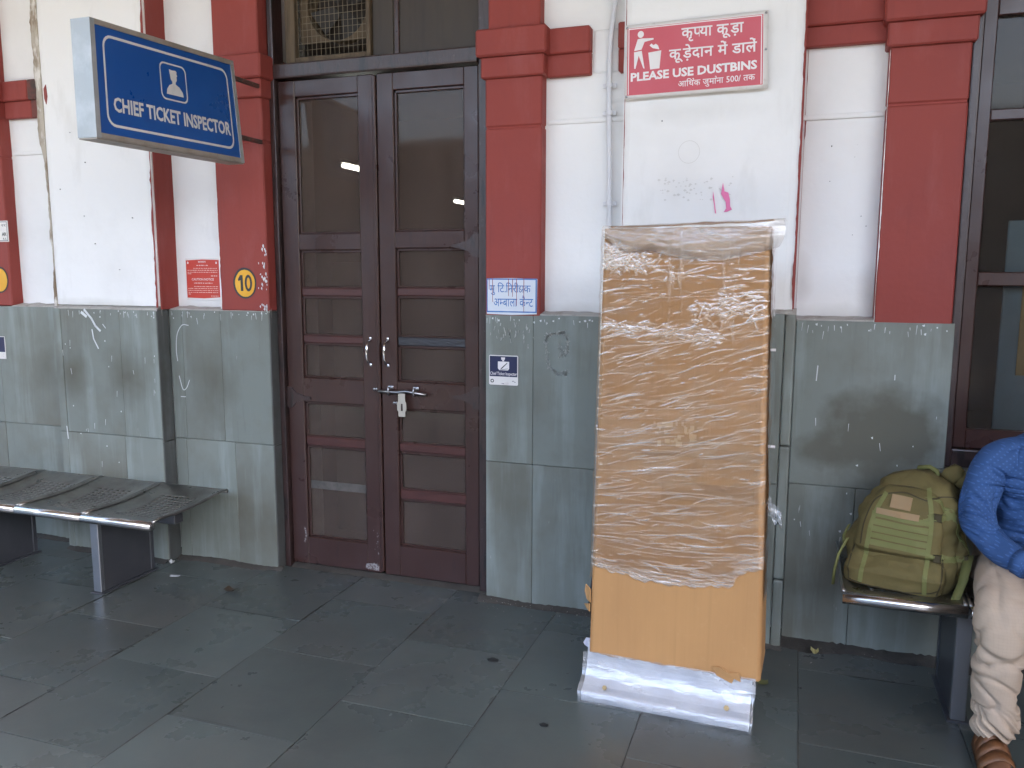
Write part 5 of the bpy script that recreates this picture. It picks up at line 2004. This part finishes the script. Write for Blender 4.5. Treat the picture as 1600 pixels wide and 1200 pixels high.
def chain(spec):
    """spec: dict name -> (pos, radius, parent)"""
    names = list(spec)
    ix = {n: i for i, n in enumerate(names)}
    return ([spec[n][0] for n in names], [(ix[n], ix[spec[n][2]]) for n in names if spec[n][2]], [spec[n][1] for n in names])


PXc = .845
body_spec = {'pelvis': ((PXc, -.27, .535), .12, None), 'belly': ((PXc, -.28, .66), .115, 'pelvis'), 'chest': ((PXc, -.32, .82), .10, 'belly'),
             'upper': ((PXc, -.36, .93), .065, 'chest'), 'neck': ((PXc + .01, -.38, 1.03), .052, 'upper'), 'skull': ((PXc + .01, -.42, 1.12), .078, 'neck'), 'crown': ((PXc + .01, -.42, 1.20), .075, 'skull')}
for s, n in ((-1, 'r'), (1, 'l')):
    body_spec.update({
        n + 'sh': ((PXc + s * .165, -.355, .905), .045, 'upper'), n + 'el': ((PXc + s * .236, -.42, .70), .030, n + 'sh'),
        n + 'fo': ((PXc + s * .19, -.50, .65), .028, n + 'el'), n + 'wr': ((PXc + s * .10, -.60, .628), .025, n + 'fo'), n + 'palm': ((PXc + s * .055, -.655, .618), (.040, .018), n + 'wr'),
        n + 'hip': ((PXc + s * .10, -.31, .525), .088, 'pelvis'), n + 'kn': ((PXc + s * .185, -.685, .505), .058, n + 'hip'),
        n + 'calf': ((PXc + s * .185, -.665, .32), .052, n + 'kn'), n + 'an': ((PXc + s * .175, -.635, .085), .036, n + 'calf'),
        n + 'ball': ((PXc + s * .185, -.76, .035), (.042, .024), n + 'an'), n + 'toe': ((PXc + s * .19, -.83, .026), (.036, .018), n + 'ball')})
    for q, (dx, ln) in enumerate(((.026, .060), (.009, .072), (-.009, .068), (-.025, .052))):
        bx_, by_ = PXc + s * (.045 - dx * .6), -.685 - abs(dx) * .2
        body_spec[n + 'fa%d' % q] = ((PXc + s * .048 - s * dx * .9, -.69 + dx * .6 * 0, .617), .0095, n + 'palm')
        body_spec[n + 'fb%d' % q] = ((PXc + s * .030 - s * dx * .9, -.69 - ln * .55, .607), .0085, n + 'fa%d' % q)
        body_spec[n + 'fc%d' % q] = ((PXc + s * .018 - s * dx * .9, -.69 - ln * .9, .588), .0075, n + 'fb%d' % q)
    body_spec[n + 'ta'] = ((PXc + s * .022, -.64, .628), .011, n + 'palm')
    body_spec[n + 'tb'] = ((PXc - s * .002, -.672, .625), .009, n + 'ta')
v, e, r = chain(body_spec)
pm = skin_mesh(v, e, r)
person = bpy.data.objects.new('person', pm)
COL.objects.link(person)
pm.materials.append(M['skin'])
tag(person, 'seated man in a blue dotted shirt and beige trousers beside the backpack', 'person')


def crumple(me, fn):
    n = len(me.vertices)
    co = np.zeros(n * 3)
    me.vertices.foreach_get('co', co)
    no = np.zeros(n * 3)
    me.vertices.foreach_get('normal', no)
    co, no = co.reshape(-1, 3), no.reshape(-1, 3)
    for i in range(n):
        co[i] += no[i] * fn(Vector(co[i]))
    me.vertices.foreach_set('co', co.ravel())
    me.update()


shirt_spec = {'pelvis': ((PXc, -.27, .56), (.155, .125), None), 'belly': ((PXc - .01, -.295, .67), (.178, .145), 'pelvis'), 'chest': ((PXc, -.32, .82), (.172, .136), 'belly'),
              'upper': ((PXc, -.36, .945), (.105, .085), 'chest'), 'collar': ((PXc + .01, -.378, 1.005), .066, 'upper')}
for s, n in ((-1, 'r'), (1, 'l')):
    shirt_spec.update({n + 'sh': ((PXc + s * .180, -.355, .915), .078, 'upper'), n + 'ua': ((PXc + s * .214, -.375, .82), .064, n + 'sh'),
                       n + 'el': ((PXc + s * .234, -.415, .705), .060, n + 'ua'), n + 'fa': ((PXc + s * .185, -.50, .650), .053, n + 'el'), n + 'cu': ((PXc + s * .118, -.585, .628), .043, n + 'fa')})
v, e, r = chain(shirt_spec)
sm_ = skin_mesh(v, e, r, 5)


def sfold(p):
    # drag lines radiating from the bent elbow and the armpit, quiet elsewhere
    out = 0.0
    for c, rr in (((PXc - .234, -.415, .705), .17), ((PXc + .234, -.415, .705), .17), ((PXc - .15, -.37, .83), .12), ((PXc + .15, -.37, .83), .12), ((PXc, -.38, .64), .20)):
        q = p - Vector(c)
        f = max(0.0, 1 - q.length / rr)
        a = math.atan2(q.z, q.y + q.x * .6)
        n1 = mnoise.noise(Vector((a * 2.4, q.length * 6, c[0] * 9)))
        n2 = mnoise.noise(Vector((a * 5.5, q.length * 5, c[0] * 5 + 3)))
        out += min(1.0, f * 1.6) * (.0035 - .012 * math.exp(-(n1 / .13) ** 2) - .006 * math.exp(-(n2 / .10) ** 2))
    n3 = mnoise.noise(Vector((p.x * 7 + p.z * 5, p.y * 7, p.z * 9)))
    return out - .006 * math.exp(-(n3 / .10) ** 2) + .004 * mnoise.noise(Vector((p.x * 8, p.y * 8, p.z * 6)))


crumple(sm_, sfold)
link_mesh('shirt', sm_, 'shirt', person, True)
tr_spec = {'pelvis': ((PXc, -.27, .525), (.15, .115), None)}
for s, n in ((-1, 'r'), (1, 'l')):
    dx = -.008 if s < 0 else 0
    tr_spec.update({n + 'hip': ((PXc + s * .10, -.33, .525), .100, 'pelvis'), n + 'th': ((PXc + s * .15, -.52, .525), .092, n + 'hip'), n + 'kn': ((PXc + s * .185, -.685, .508), .082, n + 'th'),
                    n + 'sh': ((PXc + s * .190, -.688, .40), .078, n + 'kn'), n + 'c1': ((PXc + s * .188, -.672, .27), .070, n + 'sh'), n + 'c2': ((PXc + s * .180, -.66, .16), .066, n + 'c1'),
                    n + 'cu': ((PXc + s * .170, -.658, .066), .074, n + 'c2')})
v, e, r = chain(tr_spec)
tm = skin_mesh(v, e, r, 5)


def tfold(p):
    low = max(0.0, min(1.0, (.21 - p.z) / .10))
    mid = max(0.0, min(1.0, (.50 - p.z) / .15))
    n1 = mnoise.noise(Vector((p.x * 5 + p.z * 6, p.y * 5, p.z * 9 - p.x * 5)))
    n2 = mnoise.noise(Vector((p.x * 6 - p.z * 4, p.y * 6 + 4, p.z * 13 + p.x * 7)))
    d = .006 - (.006 + .010 * mid) * math.exp(-(n1 / .12) ** 2) - (.003 + .006 * mid) * math.exp(-(n2 / .10) ** 2)
    n3 = mnoise.noise(Vector((p.x * 6, p.y * 6, p.z * 38 + 14 * mnoise.noise(Vector((p.x * 6, p.y * 6, 2))))))
    d += low * (.010 - .022 * math.exp(-(n3 / .22) ** 2)) + .002 * mnoise.noise(p * 18)
    return d


crumple(tm, tfold)
link_mesh('trousers', tm, 'trouser', person, True)
# collar, cuffs, hair, face details
col_ = bmesh.new()
tube(col_, [(PXc - .06, -.44, .965), (PXc - .07, -.37, 1.03), (PXc, -.31, 1.05), (PXc + .08, -.37, 1.03), (PXc + .08, -.44, .965)], .014, 8)
obj('collar', col_, 'shirt', person, True)
for s in (-1, 1):
    c0, c1 = Vector((PXc + s * .128, -.570, .632)), Vector((PXc + s * .105, -.598, .626))
    bm = tube(bmesh.new(), [c0, c1], .046, 14)
    obj('cuff', bm, 'shirt', person, True)
    bm = bmesh.new()
    x, y0 = PXc + s * .186, -.86
    sole = [(x - .038, y0 + .03), (x - .025, y0), (x + .02, y0), (x + .042, y0 + .04), (x + .045, y0 + .10), (x + .036, y0 + .26), (x, y0 + .29), (x - .036, y0 + .26), (x - .042, y0 + .10)]
    prism(bm, sole, lambda a, b: (a, b, .018), lambda a, b: (a, b, .0015))
    sd_ = obj('sandal', bm, 'leather', person)
    for yy, zz, hw in ((-.775, .062, .052), (-.735, .078, .050), (-.70, .094, .048), (-.665, .106, .046)):
        pts = [(x + math.cos(t) * hw, yy + .012 * math.sin(t * 2), .016 + math.sin(t) * (zz - .012)) for t in np.linspace(0, math.pi, 11)]
        vs, fs = [], []
        for px_, py_, pz_ in pts:
            vs += [(px_, py_ - .018, pz_ - .006), (px_, py_ + .018, pz_ + .006)]
        for k in range(10):
            fs.append((2 * k, 2 * k + 2, 2 * k + 3, 2 * k + 1))
        so = raw('sandal_strap', vs, fs, 'leather', sd_, True)
        so.location = (0, 0, 0)
        so.modifiers.new('hide', 'SOLIDIFY').thickness = .003
bm = bmesh.new()
bmesh.ops.create_uvsphere(bm, u_segments=24, v_segments=16, radius=.098)
for v_ in bm.verts:
    v_.co = Vector((v_.co.x * .86, v_.co.y, v_.co.z * 1.02))
bmesh.ops.delete(bm, geom=[v_ for v_ in bm.verts if v_.co.z < -.02 + .6 * max(0, -v_.co.y)], context='VERTS')
for v_ in bm.verts:
    v_.co = v_.co + Vector((PXc + .01, -.412, 1.17)) + .004 * mnoise.noise_vector(v_.co * 40)
obj('hair', bm, 'hair', person, True)
for s in (-1, 1):
    bm = bmesh.new()
    bmesh.ops.create_uvsphere(bm, u_segments=10, v_segments=8, radius=.010, matrix=Matrix.Translation((PXc + .01 + s * .03, -.484, 1.135)))
    obj('eye', bm, 'eye', person, True)
    bm = bmesh.new()
    bmesh.ops.create_uvsphere(bm, u_segments=10, v_segments=8, radius=.0062, matrix=Matrix.Translation((PXc + .01 + s * .03, -.4895, 1.133)))
    obj('iris', bm, 'hair', person, True)
    bm = tube(bmesh.new(), [(PXc + .01 + s * .012, -.497, 1.152), (PXc + .01 + s * .03, -.498, 1.156), (PXc + .01 + s * .05, -.488, 1.151)], .004, 6)
    obj('eyebrow', bm, 'hair', person, True)
    bm = bmesh.new()
    bmesh.ops.create_uvsphere(bm, u_segments=10, v_segments=8, radius=.026)
    for v_ in bm.verts:
        v_.co = Vector((v_.co.x * .35 + PXc + .01 + s * .083, v_.co.y * .7 - .405, v_.co.z * 1.2 + 1.125))
    obj('ear', bm, 'skin', person, True)
bm = tube(bmesh.new(), [(PXc + .01, -.495, 1.145), (PXc + .01, -.515, 1.11), (PXc + .01, -.505, 1.098)], [.008, .014, .010], 8)
obj('nose', bm, 'skin', person, True)
bm = tube(bmesh.new(), [(PXc - .012, -.492, 1.073), (PXc + .01, -.500, 1.074), (PXc + .032, -.492, 1.073)], [.004, .007, .004], 8)
obj('mouth', bm, 'skin', person, True)


# ------------------------------------------------------------------ litter on the floor
def scrap(name, m, x, y, w, d, label, cat, group=None, curl=.006, rot=0.0, n=5, z=.0025):
    vs, fs = [], []
    c, s = math.cos(rot), math.sin(rot)
    for j in range(n):
        for i in range(n):
            u, v_ = i / (n - 1) - .5, j / (n - 1) - .5
            a = u * w * (1 + .2 * mnoise.noise(Vector((v_ * 5, x, 0))))
            b = v_ * d * (1 + .2 * mnoise.noise(Vector((u * 5, y, 3))))
            vs.append((x + a * c - b * s, y + a * s + b * c, z + curl * (abs(u) * 2) ** 2 + curl * .5 * (1 + mnoise.noise(Vector((u * 3 + x, v_ * 3, 2))))))
    for j in range(n - 1):
        for i in range(n - 1):
            q = j * n + i
            fs.append((q, q + 1, q + n + 1, q + n))
    o = raw(name, vs, fs, m, None, True)
    tag(o, label, cat, group)
    return o


scrap('paper_scrap', 'paper', -2.94, -.262, .05, .022, 'small torn white paper scrap on the floor right of the bench leg', 'litter', rot=.3, curl=.002)
scrap('paper_scrap', 'paper', -3.078, -.125, .022, .022, 'crumpled white paper bit lying near the wall corner behind the bench', 'litter', curl=.014)
scrap('sweet_wrapper', 'purple', -3.40, -.305, .035, .022, 'purple sweet wrapper on the floor under the left bench', 'litter', curl=.012)
scrap('dead_leaf', 'blot', -2.537, -.334, .06, .045, 'dark brown crumpled dead leaf on the floor in front of the left pilaster', 'leaf', curl=.012)
scrap('dead_leaf', 'leaf_y', .137, -.124, .030, .042, 'pale yellow leaf by the wall left of the right bench', 'leaf', curl=.012, z=.02)
scrap('dead_leaf', 'leaf_g', -.055, -.413, .045, .04, 'dull green leaf lying behind the kiosk foot', 'leaf', curl=.006)
for x, y, r, lb in ((-1.087, -.578, .022, 'larger round black gum spot on the paving right of the door'), (-.754, -.969, .014, 'small black gum spot on the paving left of the kiosk foot')):
    bm = bmesh.new()
    poly = [(x + r * (1 + .2 * math.sin(k * 2.3)) * math.cos(k * .5236), y + .75 * r * (1 + .2 * math.cos(k * 1.7)) * math.sin(k * .5236)) for k in range(12)]
    prism(bm, poly, lambda a, b: (a, b, .0045), lambda a, b: (a, b, .0005))
    tag(obj('gum_spot', bm, 'gum'), lb, 'gum spot')
bm = bmesh.new()
for k in range(230):
    zone = rng.random()
    if zone < .3:
        x, y = rng.uniform(-1.33, -.72), -.03 - abs(rng.gauss(0, .05))
    elif zone < .6:
        x, y = rng.uniform(0, 1.0), -.06 - abs(rng.gauss(0, .12))
    elif zone < .8:
        x, y = rng.uniform(-3.7, -1.4), -.12 - abs(rng.gauss(0, .12))
    else:
        x, y = rng.uniform(-3, .6), rng.uniform(-1.6, -.15)
    s = rng.uniform(.0012, .0045) if zone < .8 else rng.uniform(.001, .0025)
    vs_ = [bm.verts.new((x + s * rng.uniform(-1, 1), y + s * rng.uniform(-1, 1), .002 + rng.uniform(0, s * 1.5) + (.012 if y > -.08 else 0))) for _ in range(4)]
    for f in ((0, 1, 2), (0, 2, 3), (0, 1, 3), (1, 2, 3)):
        bm.faces.new([vs_[i] for i in f])
cr = obj('floor_crumbs', bm, mat('pale_crumbs', (0.42, 0.39, 0.34), 0.9))
cr['kind'] = 'stuff'
cr['label'] = 'pale crumbs and grit scattered along the wall foot'

# ------------------------------------------------------------------ the platform round the camera
roof = boxo('canopy_roof', 'roof', -16, 14, -5.6, 0.2, 4.2, 4.3, bev=0)
tag(roof, 'flat platform canopy roof over the paving, above the view', 'roof', kind='structure')
blocker = boxo('light_blocker', 'far', 6.6, 10.5, -5.4, 0.0, -0.01, 4.19, bev=0)  # added out of view to cut the light arriving from the right
tag(blocker, 'unseen plain block added across the platform to cut light from the right', 'light blocker', kind='structure')
far = thing('far_platform', 'opposite platform with its canopy, across the tracks behind the camera', 'platform', (0, -17, -.95))
boxo('platform_slab', 'far', -60, 60, -24, -12, -.95, 0.0, far, 0)
boxo('canopy_sheet', 'roof', -60, 60, -24, -13, 4.3, 4.4, far, 0)
boxo('back_wall', 'far', -60, 60, -24.3, -24, 0, 4.4, far, 0)
for k in range(9):
    boxo('canopy_column', 'far', -40 + 10 * k, -39.7 + 10 * k, -14.2, -13.9, 0, 4.3, far, 0)
for x, y, z, L_, lb in ((-3.26, 2.05, 2.34, .50, 'lit white tube light in the room, seen through the top left door pane'), (-3.73, 5.30, 2.35, .9, 'lit white tube light deeper in the room, seen through the top right pane')):
    t = thing('tube_light', lb, 'tube light', (x, y, z), 'tube lights in the room behind the door')
    obj('tube', tube(bmesh.new(), [(x, y, z), (x, y + L_, z)], .017, 8), 'tube', t, True)
    boxo('batten', 'print_white', x - .02, x + .02, y - .02, y + L_ + .02, z + .02, z + .05, t, .004)
    boxo('drop_rod', 'black', x - .004, x + .004, y + L_ / 2 - .004, y + L_ / 2 + .004, z + .05, 3.6, t, 0)
